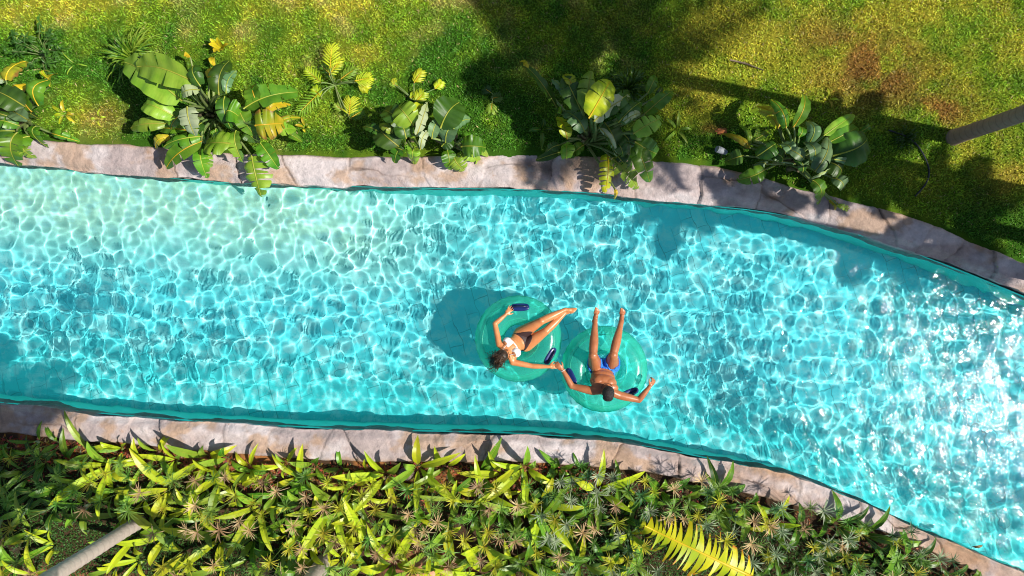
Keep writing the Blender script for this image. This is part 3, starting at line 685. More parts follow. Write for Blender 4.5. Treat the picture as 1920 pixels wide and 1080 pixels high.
# ---------------------------------------------------------------- palms
def trunk_mat(name, c, c2, d):
    m, n, b = newmat(name); uv = N(n, 'ShaderNodeUVMap'); tc = N(n, 'ShaderNodeTexCoord'); sp = N(n, 'ShaderNodeSeparateXYZ'); n.links.new(uv.outputs[0], sp.inputs[0])
    f = noise_out(n, 22, 6, tc.outputs['Object'], .7)
    c_ = mixrgb(n, f, c, c2); at = N(n, 'ShaderNodeAttribute'); at.attribute_name = 'pigment'
    wv = N(n, 'ShaderNodeTexWave'); wv.inputs['Scale'].default_value = 2.6; wv.inputs['Distortion'].default_value = 1.2; wv.bands_direction = 'Z'; n.links.new(tc.outputs['Object'], wv.inputs[0])
    c_ = mixrgb(n, ramp(n, wv.outputs['Fac'], .8, 1.35), c_, d)
    n.links.new(c_, b.inputs['Base Color']); b.inputs['Roughness'].default_value = .9; bump(n, b, f, .6, .02); return m
TM1 = trunk_mat('palm_bark_pale', (.38, .31, .26), (.58, .49, .42), (.30, .23, .20)); TM2 = trunk_mat('palm_bark_brown', (.22, .14, .10), (.42, .30, .22), (.05, .03, .02))
FR = leaf_mat('palm_frond', (.05, .14, .01), (.11, .22, .02), veins=2)
def frond_mesh(L):
    mb = MB(); pts = []
    for i in range(13):
        t = i / 12; pts.append(Vector((L * (t * .95), 0, .45 * L * t - .62 * L * t * t)))
    mb.tube(pts, [.022 * (1 - .85 * i / 12) for i in range(13)], 5, 0)
    for i in range(46):
        t = .12 + .86 * i / 45; k = t * 12; a = pts[min(11, int(k))].lerp(pts[min(12, int(k) + 1)], k - int(k)); l = L * .30 * math.sin(math.pi * min(1, t * .85 + .12)) ** .6
        for s in (-1, 1):
            e = a + Vector((.42 * l, s * l * .85, -.25 * l + R.uniform(-.05, .05)))
            sd = Vector((1, 0, 0)) * .027; m_ = a.lerp(e, .45) + Vector((0, 0, .02))
            b_ = len(mb.v); mb.add([a - sd * .5, a + sd * .5, m_ + sd, e, m_ - sd], [(0, 1, 2, 3, 4)])
    return mb.mesh('frond')
def palm(base, height, r0, r1, mat, label, seed, L=2.0, nf=20, lean=(0, 0), up=.25):
    rg_ = .003 if mat is TM2 else .005
    R.seed(seed); t = empty('palm_tree', base, label, 'palm tree', None); mb = MB(); pts = []; rr = []; n_ = int(height / .045)
    for i in range(n_):
        q = i / (n_ - 1); pts.append(Vector((lean[0] * q * q, lean[1] * q * q, -.05 + height * q)))
        ring = rg_ * max(0, math.cos(i * 2 * math.pi / 3.0)); rr.append(r0 + (r1 - r0) * q + .10 * math.exp(-q * 30) * r0 * 2 + ring)
    mb.tube(pts, rr, 20, 0); mb.obj('trunk', [mat], t)
    fm = frond_mesh(L); fm.materials.append(FR); top = pts[-1]
    for k in range(nf):
        o = bpy.data.objects.new('frond', fm); COL.objects.link(o); o.parent = t; o.location = top + Vector((0, 0, -.02))
        lv = k / nf; o.rotation_euler = (R.uniform(-.25, .25), .75 * lv - up - .35, k * 2.399 + R.uniform(-.15, .15)); s = R.uniform(.85, 1.08); o.scale = (s, s, s)
    return t
palm(P(1787, 258, GZ), 5.8, .10, .10, TM2, 'palm tree on the right lawn, dark brown trunk rising out of the picture', 1, L=2.2, nf=13)
palm(P(262, 978, GZ), 5.4, .085, .10, TM1, 'palm tree with a pale ringed trunk crossing the lower left corner', 2, L=1.7, nf=16)
palm(P(607, 1055, GZ), 6.1, .11, .10, TM1, 'palm tree of which only the pale trunk foot shows at the bottom edge', 3, L=1.6, nf=18, lean=(0, .7))
palm(Vector((8.95, .98, GZ)), 5.1, .12, .10, TM2, 'palm tree beyond the right edge whose shadow falls on the lawn', 4, L=1.05, nf=13)
palm(Vector((10.7, .0, GZ)), 5.4, .12, .10, TM2, 'palm tree beyond the right edge whose shadow falls on the pool', 5, L=1.1, nf=12)
palm(Vector((7.52, .16, GZ)), 5.2, .12, .10, TM2, 'palm tree at the right stone edge, only its brown foot near the picture', 6, L=.8, nf=9)

# ---------------------------------------------------------------- the lower bed: strap leaves and umbrella sedges
def strap_proto(kinds, n, seed, L=.60, W=.088):
    R.seed(seed); t = empty('strap_leaf_plant', (0, 0, -50), 'x', 'plant')
    for k in range(n):
        a = 2 * math.pi * k / n + R.uniform(-.4, .4); e = R.uniform(.25, 1.25); l = L * R.uniform(.6, 1.2); mb = MB()
        A = Vector((.03 * math.cos(a), .03 * math.sin(a), .0)); B = A + Vector((math.cos(a) * math.cos(e), math.sin(a) * math.cos(e), math.sin(e))) * l
        blade(mb, A, B, W * R.uniform(.8, 1.25), arch=.06, droop=R.uniform(.05, .28), fold=.35, rib=.003, nT=9, nV=2, roll=R.uniform(-.4, .4), shape=.8, tipq=.8)
        mb.obj('leaf', [LM[R.choice(kinds)], RIB], t)
    return t
def sedge_proto(kind, seed, L=.145, nb_=24, h=.55, w=.0070):
    R.seed(seed); t = empty('umbrella_sedge', (0, 0, -50), 'x', 'sedge')
    mb = MB(); lx, ly = R.uniform(-.06, .06), R.uniform(-.06, .06); mb.tube([(0, 0, -.02), (lx * .3, ly * .3, h * .5), (lx, ly, h)], [.005, .004, .003], 5); mb.obj('stem', [STALK], t)
    mb = MB()
    for k in range(nb_):
        a = 2 * math.pi * k / nb_ * 2.6 + R.uniform(-.15, .15); e = R.uniform(-.1, .95) if k % 3 else R.uniform(.6, 1.3); l = L * R.uniform(.7, 1.2)
        A = Vector((lx, ly, h)); B = A + Vector((math.cos(a) * math.cos(e), math.sin(a) * math.cos(e), math.sin(e))) * l
        blade(mb, A, B, w * R.uniform(.8, 1.4), arch=.012, droop=.02, fold=.2, rib=0, nT=4, nV=1, shape=.35, tipq=.7)
    mb.obj('leaf_whorl', [SEDGE[kind]], t); return t
SEDGE = {'green': leaf_mat('sedge_green', (.10, .24, .03), (.22, .36, .06), veins=2), 'yellow': leaf_mat('sedge_yellow', (.34, .38, .02), (.52, .44, .04), veins=2),
         'tan': leaf_mat('sedge_tan', (.50, .32, .16), (.62, .46, .26), veins=2), 'grey': leaf_mat('sedge_grey', (.22, .30, .16), (.42, .46, .30), veins=2), 'dark': leaf_mat('sedge_dark', (.03, .10, .03), (.06, .16, .05), veins=2)}
SP = {'lime': [strap_proto(['lime', 'lime', 'lime', 'light'], n_, s) for n_, s in ((5, 1), (6, 2), (4, 3))], 'green': [strap_proto(['green', 'green', 'light'], n_, s, .54, .095) for n_, s in ((5, 4), (6, 5), (4, 6))],
      'dark': [strap_proto(['dark', 'green'], n_, s, .44, .09) for n_, s in ((5, 7), (6, 8))]}
SG = {k: [sedge_proto(k, s + i * 7, h=.48 + .12 * i) for i in range(3)] for k, s in (('green', 1), ('yellow', 2), ('tan', 3), ('grey', 4), ('dark', 5))}
used_proto = set(); placed = []
def place(protos, px, py, z, scale, rot, word, ztop):
    p = R.choice(protos); T_ = P(px, py, ztop); base = T_.copy(); base.z = GZ; m_ = .10 if 'sedge' in word else .05
    if yLo(base.x) - base.y < -.16: return None
    lean = 0
    if yLo(base.x) - base.y < m_: base.y = float(yLo(base.x)) - m_; lean = -math.atan2(T_.y - base.y, ztop - GZ) if 'sedge' in word else 0
    if p.name in used_proto: o = copy_thing(p)
    else: o = p; used_proto.add(p.name)
    o.location = base; o.scale = (scale, scale, scale); o.rotation_euler = (lean, 0, rot * (0 if lean else 1)); placed.append((o, word, px, py)); return o
def edge_py(px): 
    x = (px - 960) * VW / 1920; return 540 - float(yLo(x)) / (VW / 1920) * H / (H - GZ)
R.seed(100)
pts = []
def far(px, py, d, L): return all((px - a) ** 2 + (py - b) ** 2 > d * d for a, b in L)
SPX = []
for k in range(4000):
    px = R.uniform(-25, 1900); py = R.uniform(815, 1100); e = edge_py(px)
    if py < e + 3 or not far(px, py, 37, SPX): continue
    if 60 < px < 460 and py > 985 and R.random() < .93: continue          # low ground cover and the palm trunk
    if px > 1180 and R.random() < .55: continue
    if 1190 < px < 1420 and py > 970: continue
    if abs(px - 255) < 25 and abs(py - 985) < 18: continue
    if px < 1000 and py > 935 and R.random() < .35: continue
    SPX.append((px, py))
SPX = SPX[:165]
for px, py in SPX:
    if px < 1000: kd = 'lime' if R.random() < .78 else 'green'
    elif px < 1500: kd = R.choice(['green', 'green', 'lime', 'dark'])
    else: kd = R.choice(['green', 'dark', 'dark'])
    if px < 130 and py < 990: kd = R.choice(['green', 'dark'])
    if kd == 'lime': wd = 'yellow green strap leaved plant'
    elif kd == 'green': wd = 'mid green strap leaved plant'
    else: wd = 'dark green strap leaved plant'
    place(SP[kd], px, py, 0, R.uniform(.65, 1.35), R.uniform(0, 6.28), wd, GZ + .2)
SGX = []
for k in range(9000):
    px = R.uniform(0, 1900); py = R.uniform(850, 1095); e = edge_py(px)
    if py < e + (34 if px < 1050 else -12): continue
    if not far(px, py, 25 if px < 1000 else 21, SGX): continue
    if 60 < px < 300 and py > 960: continue
    if 300 < px < 440 and py > 1000 and R.random() < .7: continue
    if 1200 < px < 1410 and py > 985 and abs((py - 985) - (px - 1205) * .47) < 48: continue
    if px < 1000 and R.random() < .3: continue
    SGX.append((px, py))
SGX = SGX[:290]
for px, py in SGX:
    if px < 1000: kd = R.choice(['yellow', 'yellow', 'green', 'tan', 'green', 'tan'])
    else: kd = R.choice(['grey', 'green', 'grey', 'dark', 'green', 'tan'] if R.random() < .8 else ['yellow'])
    wd = {'yellow': 'yellow green umbrella sedge', 'green': 'green umbrella sedge', 'tan': 'tan umbrella sedge', 'grey': 'pale grey green umbrella sedge', 'dark': 'dark green umbrella sedge'}[kd]
    place(SG[kd], px, py, 0, R.uniform(.75, 1.2), R.uniform(0, 6.28), wd, GZ + .5)
for ps in list(SP.values()) + list(SG.values()):
    for p in ps:
        if p.name not in used_proto:
            for c in list(p.children): bpy.data.objects.remove(c)
            bpy.data.objects.remove(p)
LMK = [(170, 1030, 'near the leaning pale palm trunk'), (607, 1050, 'near the pale trunk foot'), (795, 1060, 'near the orange rock'), (1310, 1040, 'near the torn banana leaf'), (765, 900, 'near the round brown husk'),
       (20, 900, 'at the shaded left end of the bed'), (300, 890, 'below the stone left of the husk'), (520, 900, 'between the left bed and the husk'), (1000, 920, 'below the stone under the floating couple'), (1180, 930, 'below the spiky shadows on the stone'),
       (1000, 1040, 'between the orange rock and the banana leaf'), (1450, 1000, 'right of the banana leaf'), (1600, 1040, 'under the slanting right stone edge'), (1740, 1070, 'in the bottom right corner of the bed'), (1380, 950, 'between the stone and the banana leaf'), (400, 1010, 'right of the leaning trunk')]
ORD = ['first', 'second', 'third', 'fourth', 'fifth', 'sixth', 'seventh', 'eighth', 'ninth', 'tenth', 'eleventh', 'twelfth', 'thirteenth', 'fourteenth', 'fifteenth', 'sixteenth', 'seventeenth', 'eighteenth']
grp = {}
for o, wd, px, py in placed:
    lm = min(LMK, key=lambda l: (l[0] - px) ** 2 + 2 * (l[1] - py) ** 2)[2]; grp.setdefault((wd, lm), []).append((px, o))
for (wd, lm), L in grp.items():
    L.sort(key=lambda q: q[0])
    for i, (px, o) in enumerate(L):
        o['label'] = (wd + ' ' + lm) if len(L) == 1 else f'{wd} {lm}, {ORD[i]} from left'
        o['group'] = 'umbrella sedges in the lower bed' if 'sedge' in wd else 'strap leaved plants in the lower bed'
        if 'strap' in wd: o['category'] = 'plant'

# ---------------------------------------------------------------- small objects
mb = MB(); hp = [(1666, 244), (1699, 256), (1721, 274), (1736, 300), (1742, 322), (1736, 344), (1714, 370)]
pts = [P(*p, GZ + .03) for p in hp]; fine = []
for i in range(len(pts) - 1):
    p0, p1, p2, p3 = pts[max(0, i - 1)], pts[i], pts[i + 1], pts[min(len(pts) - 1, i + 2)]
    for k in range(8):
        t_ = k / 8; fine.append(.5 * ((2 * p1) + (p2 - p0) * t_ + (2 * p0 - 5 * p1 + 4 * p2 - p3) * t_ ** 2 + (3 * p1 - 3 * p2 + p3 - p0) * t_ ** 3))
mb.tube(fine, .012, 8); props(mb.obj('hose', [simple('hose_rubber', (.02, .024, .03), .3)]), 'thin black hose curving over the grass left of the palm trunk', 'hose')
mb = MB(); mb.tube([P(1368, 112, .23), P(1398, 119, .25), P(1432, 132, .22)], [.010, .012, .007], 7); props(mb.obj('stick', [simple('stick_bark', (.10, .07, .05), .9, (.2, .15, .1))]), 'dark fallen stick lying in the shaded grass of the upper lawn', 'stick')
# small garden spotlight
sb = P(1350, 286, GZ); t = empty('garden_spotlight', sb, 'small grey garden spotlight on the soil left of the blue green plant', 'spotlight')
mb = MB(); d0 = Vector((-.09, .02, .16)); d1 = Vector((.06, -.02, .10)); mb.tube([d0, d0.lerp(d1, .1), d0.lerp(d1, .6), d1], [.045, .048, .046, .03], 16); mb.obj('lamp_housing', [simple('lamp_grey', (.22, .24, .27), .5, (.3, .32, .35), 20)], t)
mb = MB(); mb.tube([(0, 0, -.05), (0, 0, .11)], .012, 8); mb.obj('spike', [simple('lamp_spike', (.03, .03, .03), .5)], t)
# husk, rock, floating leaf
def lump(name, c, r, seed, mat, label, cat, amp=.25, f=3.0):
    bm = bmesh.new(); bmesh.ops.create_icosphere(bm, subdivisions=4, radius=1)
    for v in bm.verts:
        k = 1 + amp * mnoise.noise(v.co * f + Vector((seed, 0, 0))) + amp * .5 * mnoise.noise(v.co * f * 3 + Vector((seed, 3, 0))); v.co = Vector((v.co.x * r[0], v.co.y * r[1], v.co.z * r[2])) * k
    me = bpy.data.meshes.new(name); bm.to_mesh(me); bm.free(); o = link(name, me, mat); o.location = c; return props(o, label, cat)
lump('husk', P(762, 888, .26), (.10, .095, .09), 2, simple('husk_fibre', (.10, .07, .05), .9, (.26, .20, .16), 30, .8, 60), 'round brown fibrous husk lying against the lower stone edge', 'husk', .16, 5)
lump('rock', P(797, 1063, .24), (.24, .15, .10), 5, simple('terracotta_rock', (.48, .20, .11), .9, (.62, .34, .2), 6, .6), 'orange terracotta coloured rock among the strap leaves at the bottom', 'rock')
lump('rock', P(1352, 246, GZ) , (.09, .05, .03), 8, simple('rust_rock', (.45, .15, .05), .9), 'small rust red stone on the sunny patch left of the blue green plant', 'rock')
R.seed(2); mb = MB(); fb = P(1836, 1022, .02)
for k in range(6):
    a = R.uniform(0, 6.28); blade(mb, (0, 0, .005), (.09 * math.cos(a), .07 * math.sin(a), .02), .03, arch=.01, rib=0, nT=4, nV=1)
o = mb.obj('floating_leaves', [simple('dead_leaf', (.16, .10, .05), .7, (.3, .2, .08))]); o.location = fb; props(o, 'small brown dead leaf cluster floating by the lower right stone edge', 'leaf')
R.seed(3); mb = MB()
for px in ((1880, 500), (1872, 503)): pass
blade(mb, P(1868, 500, .29), P(1880, 503, .29), .03, arch=.01, rib=0, nT=5, nV=2); props(mb.obj('fallen_leaf', [LM['pale']]), 'small pale fallen leaf on the shaded stone at the right', 'leaf')

# ---------------------------------------------------------------- swim rings
def vinyl():
    m, n, b = newmat('ring_vinyl'); out = n.nodes['Material Output']; tc = N(n, 'ShaderNodeTexCoord')
    b.inputs['Base Color'].default_value = (.05, .74, .47, 1); b.inputs['Roughness'].default_value = .24; b.inputs['Specular IOR Level'].default_value = .7; b.inputs['Coat Weight'].default_value = 1; b.inputs['Coat Roughness'].default_value = .15
    bump(n, b, noise_out(n, 7, 3, tc.outputs['Object']), .25, .03)
    lw0 = N(n, 'ShaderNodeLayerWeight'); lw0.inputs[0].default_value = .45; n.links.new(mixrgb(n, lw0.outputs['Facing'], (.10, .86, .64), (.02, .52, .30)), b.inputs['Base Color'])  # rim painted a deeper green, standing in for edge shading
    tr = N(n, 'ShaderNodeBsdfTransparent'); tr.inputs[0].default_value = (.62, 1, .92, 1)
    tl = N(n, 'ShaderNodeBsdfTranslucent'); tl.inputs[0].default_value = (.05, .9, .62, 1)
    lw = N(n, 'ShaderNodeLayerWeight'); lw.inputs[0].default_value = .35
    mr = N(n, 'ShaderNodeMapRange'); mr.inputs[3].default_value = .28; mr.inputs[4].default_value = .95; n.links.new(lw.outputs['Facing'], mr.inputs[0])
    m1 = N(n, 'ShaderNodeMixShader'); m1.inputs[0].default_value = .35; n.links.new(b.outputs[0], m1.inputs[1]); n.links.new(tl.outputs[0], m1.inputs[2])
    m2 = N(n, 'ShaderNodeMixShader'); n.links.new(mr.outputs[0], m2.inputs[0]); n.links.new(tr.outputs[0], m2.inputs[1]); n.links.new(m1.outputs[0], m2.inputs[2]); n.links.new(m2.outputs[0], out.inputs[0])
    return m
VN = vinyl(); NAVY = simple('handle_navy', (.008, .02, .11), .25, (.015, .035, .16), 6); NAVY2 = simple('handle_strap', (.01, .015, .06), .35)
RZ = .12; RMAJ = .405; RMIN = .195
def ring(px, py, handles, label, seed):
    c = P(px, py, RZ); t = empty('swim_ring', c, label, 'swim ring', 'green swim rings'); R.seed(seed)
    nu, nv = 160, 48; u = np.linspace(0, 2 * np.pi, nu, endpoint=False)[:, None]; v = np.linspace(0, 2 * np.pi, nv, endpoint=False)[None, :]
    # soft wrinkles radiating from the inner seam
    wr = .0045 * np.cos(u * 46 + 2 * np.sin(u * 5)) * np.clip(-np.cos(v), 0, 1) ** 3 + .003 * np.cos(u * 31 + 1) * np.clip(np.cos(v), 0, 1) ** 8
    seam = .010 * np.exp(-((np.abs(np.sin(v / 2)) < 0) * 1.)) * 0
    vv = (v + np.pi) % (2 * np.pi) - np.pi
    fin = .016 * np.exp(-(vv / .05) ** 2) + .012 * np.exp(-((np.pi - np.abs(vv)) / .07) ** 2) * (1)
    r = RMIN + wr + fin
    X_ = (RMAJ + r * np.cos(v)) * np.cos(u); Y_ = (RMAJ + r * np.cos(v)) * np.sin(u); Z_ = r * np.sin(v) * np.ones_like(u)
    i = np.arange(nu)[:, None]; j = np.arange(nv)[None, :]
    f = np.stack([i * nv + j, ((i + 1) % nu) * nv + j, ((i + 1) % nu) * nv + (j + 1) % nv, i * nv + (j + 1) % nv], -1).reshape(-1, 4)
    link('ring_tube', np_mesh('ring_tube', np.stack([X_, Y_, Z_], -1).reshape(-1, 3), f), VN, t)
    # welded chamber lines on the top of the ring
    mb = MB()
    for rr in (RMAJ - .115, RMAJ + .10):
        h = math.sqrt(max(0, RMIN ** 2 - (rr - RMAJ) ** 2)); k = 100
        mb.tube([(rr * math.cos(a), rr * math.sin(a), h + .001) for a in np.linspace(0, 2 * math.pi, k)], .0035, 5, caps=False)
    mb.obj('weld_seam', [simple('seam_vinyl', (.015, .42, .27), .2, (.03, .55, .35), 4)], t)
    for (hx, hy, ang) in handles:
        p = P(hx, hy, .31) - c; rr = math.hypot(p.x, p.y); h = math.sqrt(max(.0004, RMIN ** 2 - (rr - RMAJ) ** 2)); nrm = Vector((p.x / rr * (rr - RMAJ), p.y / rr * (rr - RMAJ), h)).normalized()
        a = math.radians(ang); tx = Vector((math.cos(a), math.sin(a), 0)); tx = (tx - nrm * tx.dot(nrm)).normalized(); ty = nrm.cross(tx); o0 = Vector((p.x, p.y, h))
        mb = MB(); n_ = 28; rows = []                   # oval pad
        for s_, zz in ((1.0, -.006), (1.0, .006), (.9, .012), (.55, .013), (.02, .013)):
            row = []
            for k in range(n_):
                q = 2 * math.pi * k / n_; cx_ = math.copysign(abs(math.cos(q)) ** .6, math.cos(q)) * .132 * s_; cy_ = math.copysign(abs(math.sin(q)) ** .8, math.sin(q)) * .055 * s_
                row.append(o0 + tx * cx_ + ty * cy_ + nrm * (zz - (cy_ ** 2) * 2.2))
            rows.append(row)
        mb.grid(rows, close=True); hd = mb.obj('handle', [NAVY], t)
        mb = MB(); mb.tube([o0 + tx * q * .10 + nrm * (.014 + .034 * (1 - (q) ** 4)) for q in np.linspace(-1, 1, 13)], .013, 8); mb.obj('grip', [NAVY2], hd)
    mb = MB(); mb.tube([(RMAJ * .6, -RMAJ * .8 + .02, RMIN - .01), (RMAJ * .6, -RMAJ * .8 + .02, RMIN + .012)], .012, 10); mb.obj('valve', [simple('valve_' + str(seed), (.05, .5, .4), .3)], t)
    return t, c
ring(972, 635, ((975, 576, 2), (1032, 668, 58)), 'green swim ring on the left, carrying the woman', 1)
ring(1133, 692, ((1071, 707, -62), (1181, 737, 20)), 'green swim ring on the right, carrying the man', 2)

# ---------------------------------------------------------------- people
def skin_mat(name, c, c2):
    m, n, b = newmat(name); tc = N(n, 'ShaderNodeTexCoord')
    n.links.new(mixrgb(n, ramp(n, noise_out(n, 9, 5, tc.outputs['Object']), .3, .7), c, c2), b.inputs['Base Color'])
    b.inputs['Roughness'].default_value = .36; b.inputs['Subsurface Weight'].default_value = .12; b.inputs['Subsurface Radius'].default_value = (.01, .004, .002); b.inputs['Subsurface Scale'].default_value = 1
    return m
class Body:
    def __init__(s): s.bm = bmesh.new()
    def ball(s, c, r, rot=None, sub=3):
        M = Matrix.Translation(Vector(c)) @ (rot.to_4x4() if rot else Matrix()) @ Matrix.Diagonal((*((r, r, r) if not isinstance(r, (tuple, list)) else r), 1))
        bmesh.ops.create_icosphere(s.bm, subdivisions=sub, radius=1, matrix=M)
    def limb(s, a, ra, b, rb, n=6, bulge=0):
        a = Vector(a); b = Vector(b)
        for i in range(n + 1):
            t = i / n; s.ball(a.lerp(b, t), ra + (rb - ra) * t + bulge * math.sin(math.pi * min(1, t * 1.25)), sub=2)
        d = (b - a); q = d.to_track_quat('Z', 'Y').to_matrix().to_4x4()
        for i in range(n):
            t0, t1 = i / n, (i + 1) / n; r0 = ra + (rb - ra) * t0 + bulge * math.sin(math.pi * min(1, t0 * 1.25)); r1 = ra + (rb - ra) * t1 + bulge * math.sin(math.pi * min(1, t1 * 1.25))
            bmesh.ops.create_cone(s.bm, cap_ends=True, segments=16, radius1=r0, radius2=r1, depth=d.length / n, matrix=Matrix.Translation(a.lerp(b, (t0 + t1) / 2)) @ q)
    def hand(s, wrist, d, nrm, curl, size=1., thumb=1, spread=.1):
        """palm, four unequal fingers in two bends and a thumb from the side of the palm"""
        d = Vector(d).normalized(); nrm = Vector(nrm); nrm = (nrm - d * nrm.dot(d)).normalized(); sd = d.cross(nrm); w = Vector(wrist); k = size
        rot = Matrix((sd, d, nrm)).transposed(); s.limb(w, .024 * k, w + d * .03 * k, .024 * k, 2)
        s.ball(w + d * .05 * k, (.040 * k, .048 * k, .015 * k), rot)
        for i, l in enumerate((.066, .076, .070, .054)):
            o = (i - 1.5) * .0205 * k; dd = (d + sd * (i - 1.5) * spread).normalized(); p = w + d * .085 * k + sd * o; c1 = curl
            for seg, sl_ in enumerate((.45, .32, .23)):
                dir_ = (dd * math.cos(c1) - nrm * math.sin(c1)); q = p + dir_ * l * sl_ * k * 1.15; s.limb(p, .0090 * k - .0008 * seg, q, .0085 * k - .0009 * seg, 2); p = q; c1 += curl
        p = w + d * .03 * k + sd * thumb * .030 * k; dd = (d * .75 + sd * thumb * .7 - nrm * .2).normalized(); q = p + dd * .042 * k; s.limb(p, .0125 * k, q, .0105 * k, 2); s.limb(q, .0105 * k, q + (dd * .6 + d * .6 - nrm * curl * .6).normalized() * .030 * k, .0085 * k, 2)
    def foot(s, ankle, d, up, size=1.):
        d = Vector(d).normalized(); up = Vector(up); up = (up - d * up.dot(d)).normalized(); sd = d.cross(up); a = Vector(ankle); k = size; rot = Matrix((sd, d, up)).transposed()
        s.ball(a - d * .035 * k - up * .03 * k, (.031 * k, .038 * k, .033 * k), rot); s.ball(a + d * .03 * k - up * .02 * k, (.034 * k, .07 * k, .034 * k), rot); s.ball(a + d * .10 * k - up * .036 * k, (.043 * k, .055 * k, .020 * k), rot)
        for i, (o, l, r) in enumerate(((-.028, .040, .0135), (-.008, .036, .0100), (.008, .031, .0095), (.021, .026, .009), (.033, .020, .0085))):
            p = a + d * (.135 - .004 * i * i * .6) * k - up * .036 * k + sd * o * k; s.limb(p, r * k, p + d * l * .8 * k, r * .9 * k, 2)
    def head(s, c, fwd, up, k=1.):
        fwd = Vector(fwd).normalized(); up = Vector(up); up = (up - fwd * up.dot(fwd)).normalized(); sd = fwd.cross(up); rot = Matrix((sd, fwd, up)).transposed(); c = Vector(c)
        L = lambda x, y, z: c + sd * x * k + fwd * y * k + up * z * k
        s.ball(L(0, -.01, .02), (.076 * k, .094 * k, .090 * k), rot); s.ball(L(0, .035, -.035), (.060 * k, .060 * k, .075 * k), rot); s.ball(L(0, .062, -.085), (.026 * k, .022 * k, .020 * k), rot)
        s.limb(L(0, .090, .005), .010 * k, L(0, .110, -.028), .014 * k, 3); s.ball(L(0, .088, -.055), (.024 * k, .012 * k, .008 * k), rot); s.ball(L(0, .088, -.067), (.021 * k, .012 * k, .008 * k), rot)
        for x in (-1, 1):
            s.ball(L(x * .030, .078, .012), (.014 * k, .012 * k, .010 * k), rot); s.ball(L(x * .030, .088, .030), (.020 * k, .008 * k, .006 * k), rot); s.ball(L(x * .078, -.005, -.01), (.010 * k, .020 * k, .030 * k), rot); s.ball(L(x * .045, .06, -.03), (.02 * k, .02 * k, .02 * k), rot)
        return L, rot
    def done(s, name, mat, parent, vox=.0058, it=3, origin=None):
        me = bpy.data.meshes.new(name + '_raw'); s.bm.to_mesh(me); s.bm.free(); o = bpy.data.objects.new(name + '_raw', me); COL.objects.link(o)
        m = o.modifiers.new('r', 'REMESH'); m.mode = 'VOXEL'; m.voxel_size = vox; m2 = o.modifiers.new('s', 'SMOOTH'); m2.iterations = it; m2.factor = .6
        dg = bpy.context.evaluated_depsgraph_get(); dg.update(); nm = bpy.data.meshes.new_from_object(o.evaluated_get(dg)); nm.name = name
        bpy.data.objects.remove(o); bpy.data.meshes.remove(me); nm.materials.clear()
        if origin is not None: nm.transform(Matrix.Translation(-Vector(origin)))
        return link(name, nm, mat, parent)
def garment(name, body, sel, off, mat, parent, thick=0.0, wrinkle=0.):
    """cloth that follows the body: the faces of the body where sel() holds, moved outwards"""
    bm = bmesh.new(); bm.from_mesh(body.data); bm.normal_update()
    bmesh.ops.delete(bm, geom=[f for f in bm.faces if not sel(f.calc_center_median())], context='FACES')
    nr = {v.index: v.normal.copy() for v in bm.verts}
    for v in bm.verts:
        edge_ = any(len(e.link_faces) == 1 for e in v.link_edges)
        v.co += nr[v.index] * (off + wrinkle * mnoise.noise(v.co * 28)) * (.25 if edge_ else 1)
    me = bpy.data.meshes.new(name); bm.to_mesh(me); bm.free(); return link(name, me, mat, parent)

# --- the woman ---
WB = P(976, 640, .18); SKW = skin_mat('skin_tan', (.56, .205, .072), (.66, .275, .105))
wt = empty('person', WB, 'woman in a white bikini top and dark bottoms lying in the left ring', 'person')
B = Body(); W = lambda x, y, z: P(x, y, z)
pel = W(979, 636, .22); wai = W(969, 643, .30); che = W(960, 651, .38); nk = W(953, 661, .46); hd = W(941, 667, .55)
ax = (che - pel).normalized(); ws = (W(961, 676, .42) - W(938, 645, .44)).normalized(); fr = ax.cross(ws).normalized()
if fr.z < 0: fr = -fr
rt = Matrix((ws, ax, fr)).transposed(); 
B.ball(pel, (.165, .115, .105), rt); B.ball(pel.lerp(wai, .5), (.140, .09, .088), rt); B.ball(wai, (.118, .10, .080), rt); B.ball(wai.lerp(che, .5), (.125, .09, .085), rt); B.ball(che, (.138, .10, .090), rt); B.ball(che.lerp(nk, .5), (.150, .065, .066), rt)
for q in (W(951.5, 641, .455), W(968, 661, .455)): B.ball(q, (.060, .060, .052), rt)
B.limb(nk - ax * .02, .052, hd + (nk - hd) * .25, .046, 3)
s1 = W(936, 646, .43); s2 = W(961, 679, .42); B.limb(che.lerp(s1, .5), .06, s1, .047, 3); B.limb(che.lerp(s2, .5), .06, s2, .047, 3); B.limb(nk, .045, s1, .04, 3); B.limb(nk, .045, s2, .04, 3)
e1 = W(928, 607, .40); w1 = W(948, 590, .385); B.limb(s1, .046, e1, .035, 6); B.limb(e1, .036, w1, .024, 6, .003); B.hand(w1, W(958, 578, .375) - w1, (0, 0, 1), .30, .95, thumb=1, spread=.16)
e2 = W(998, 686.5, .40); w2 = W(1029, 687.5, .42); B.limb(s2, .046, e2, .035, 6); B.limb(e2, .036, w2, .024, 6, .003); B.hand(w2, W(1041, 686.5, .425) - w2, (0, .2, 1), .55, .95, thumb=-1, spread=.02)
h1 = W(975, 626, .22); h2 = W(986, 647, .22); k1 = W(1015, 602, .40); k2 = W(1024, 620.5, .36); a1 = W(1060, 580.5, .36); a2 = W(1059, 587, .31)
B.limb(h1, .097, k1, .055, 8, .004); B.limb(h2, .097, k2, .055, 8, .004); B.ball(k1, .056); B.ball(k2, .056)
B.limb(k1, .052, a1, .031, 8, .010); B.limb(k2, .052, a2, .031, 8, .010)
B.foot(a1, W(1080, 580, .38) - a1, (.1, .4, 1), .92); B.foot(a2, W(1077, 583, .33) - a2, (.1, -.2, 1), .92)
hf = (Vector((.75, .30, -.35))); hu = (Vector((-.35, -.12, 1))); L, hrot = B.head(hd, hf, hu, .98)
body = B.done('body', SKW, wt, origin=WB)
WBv = Vector(WB); inv = rt.transposed()
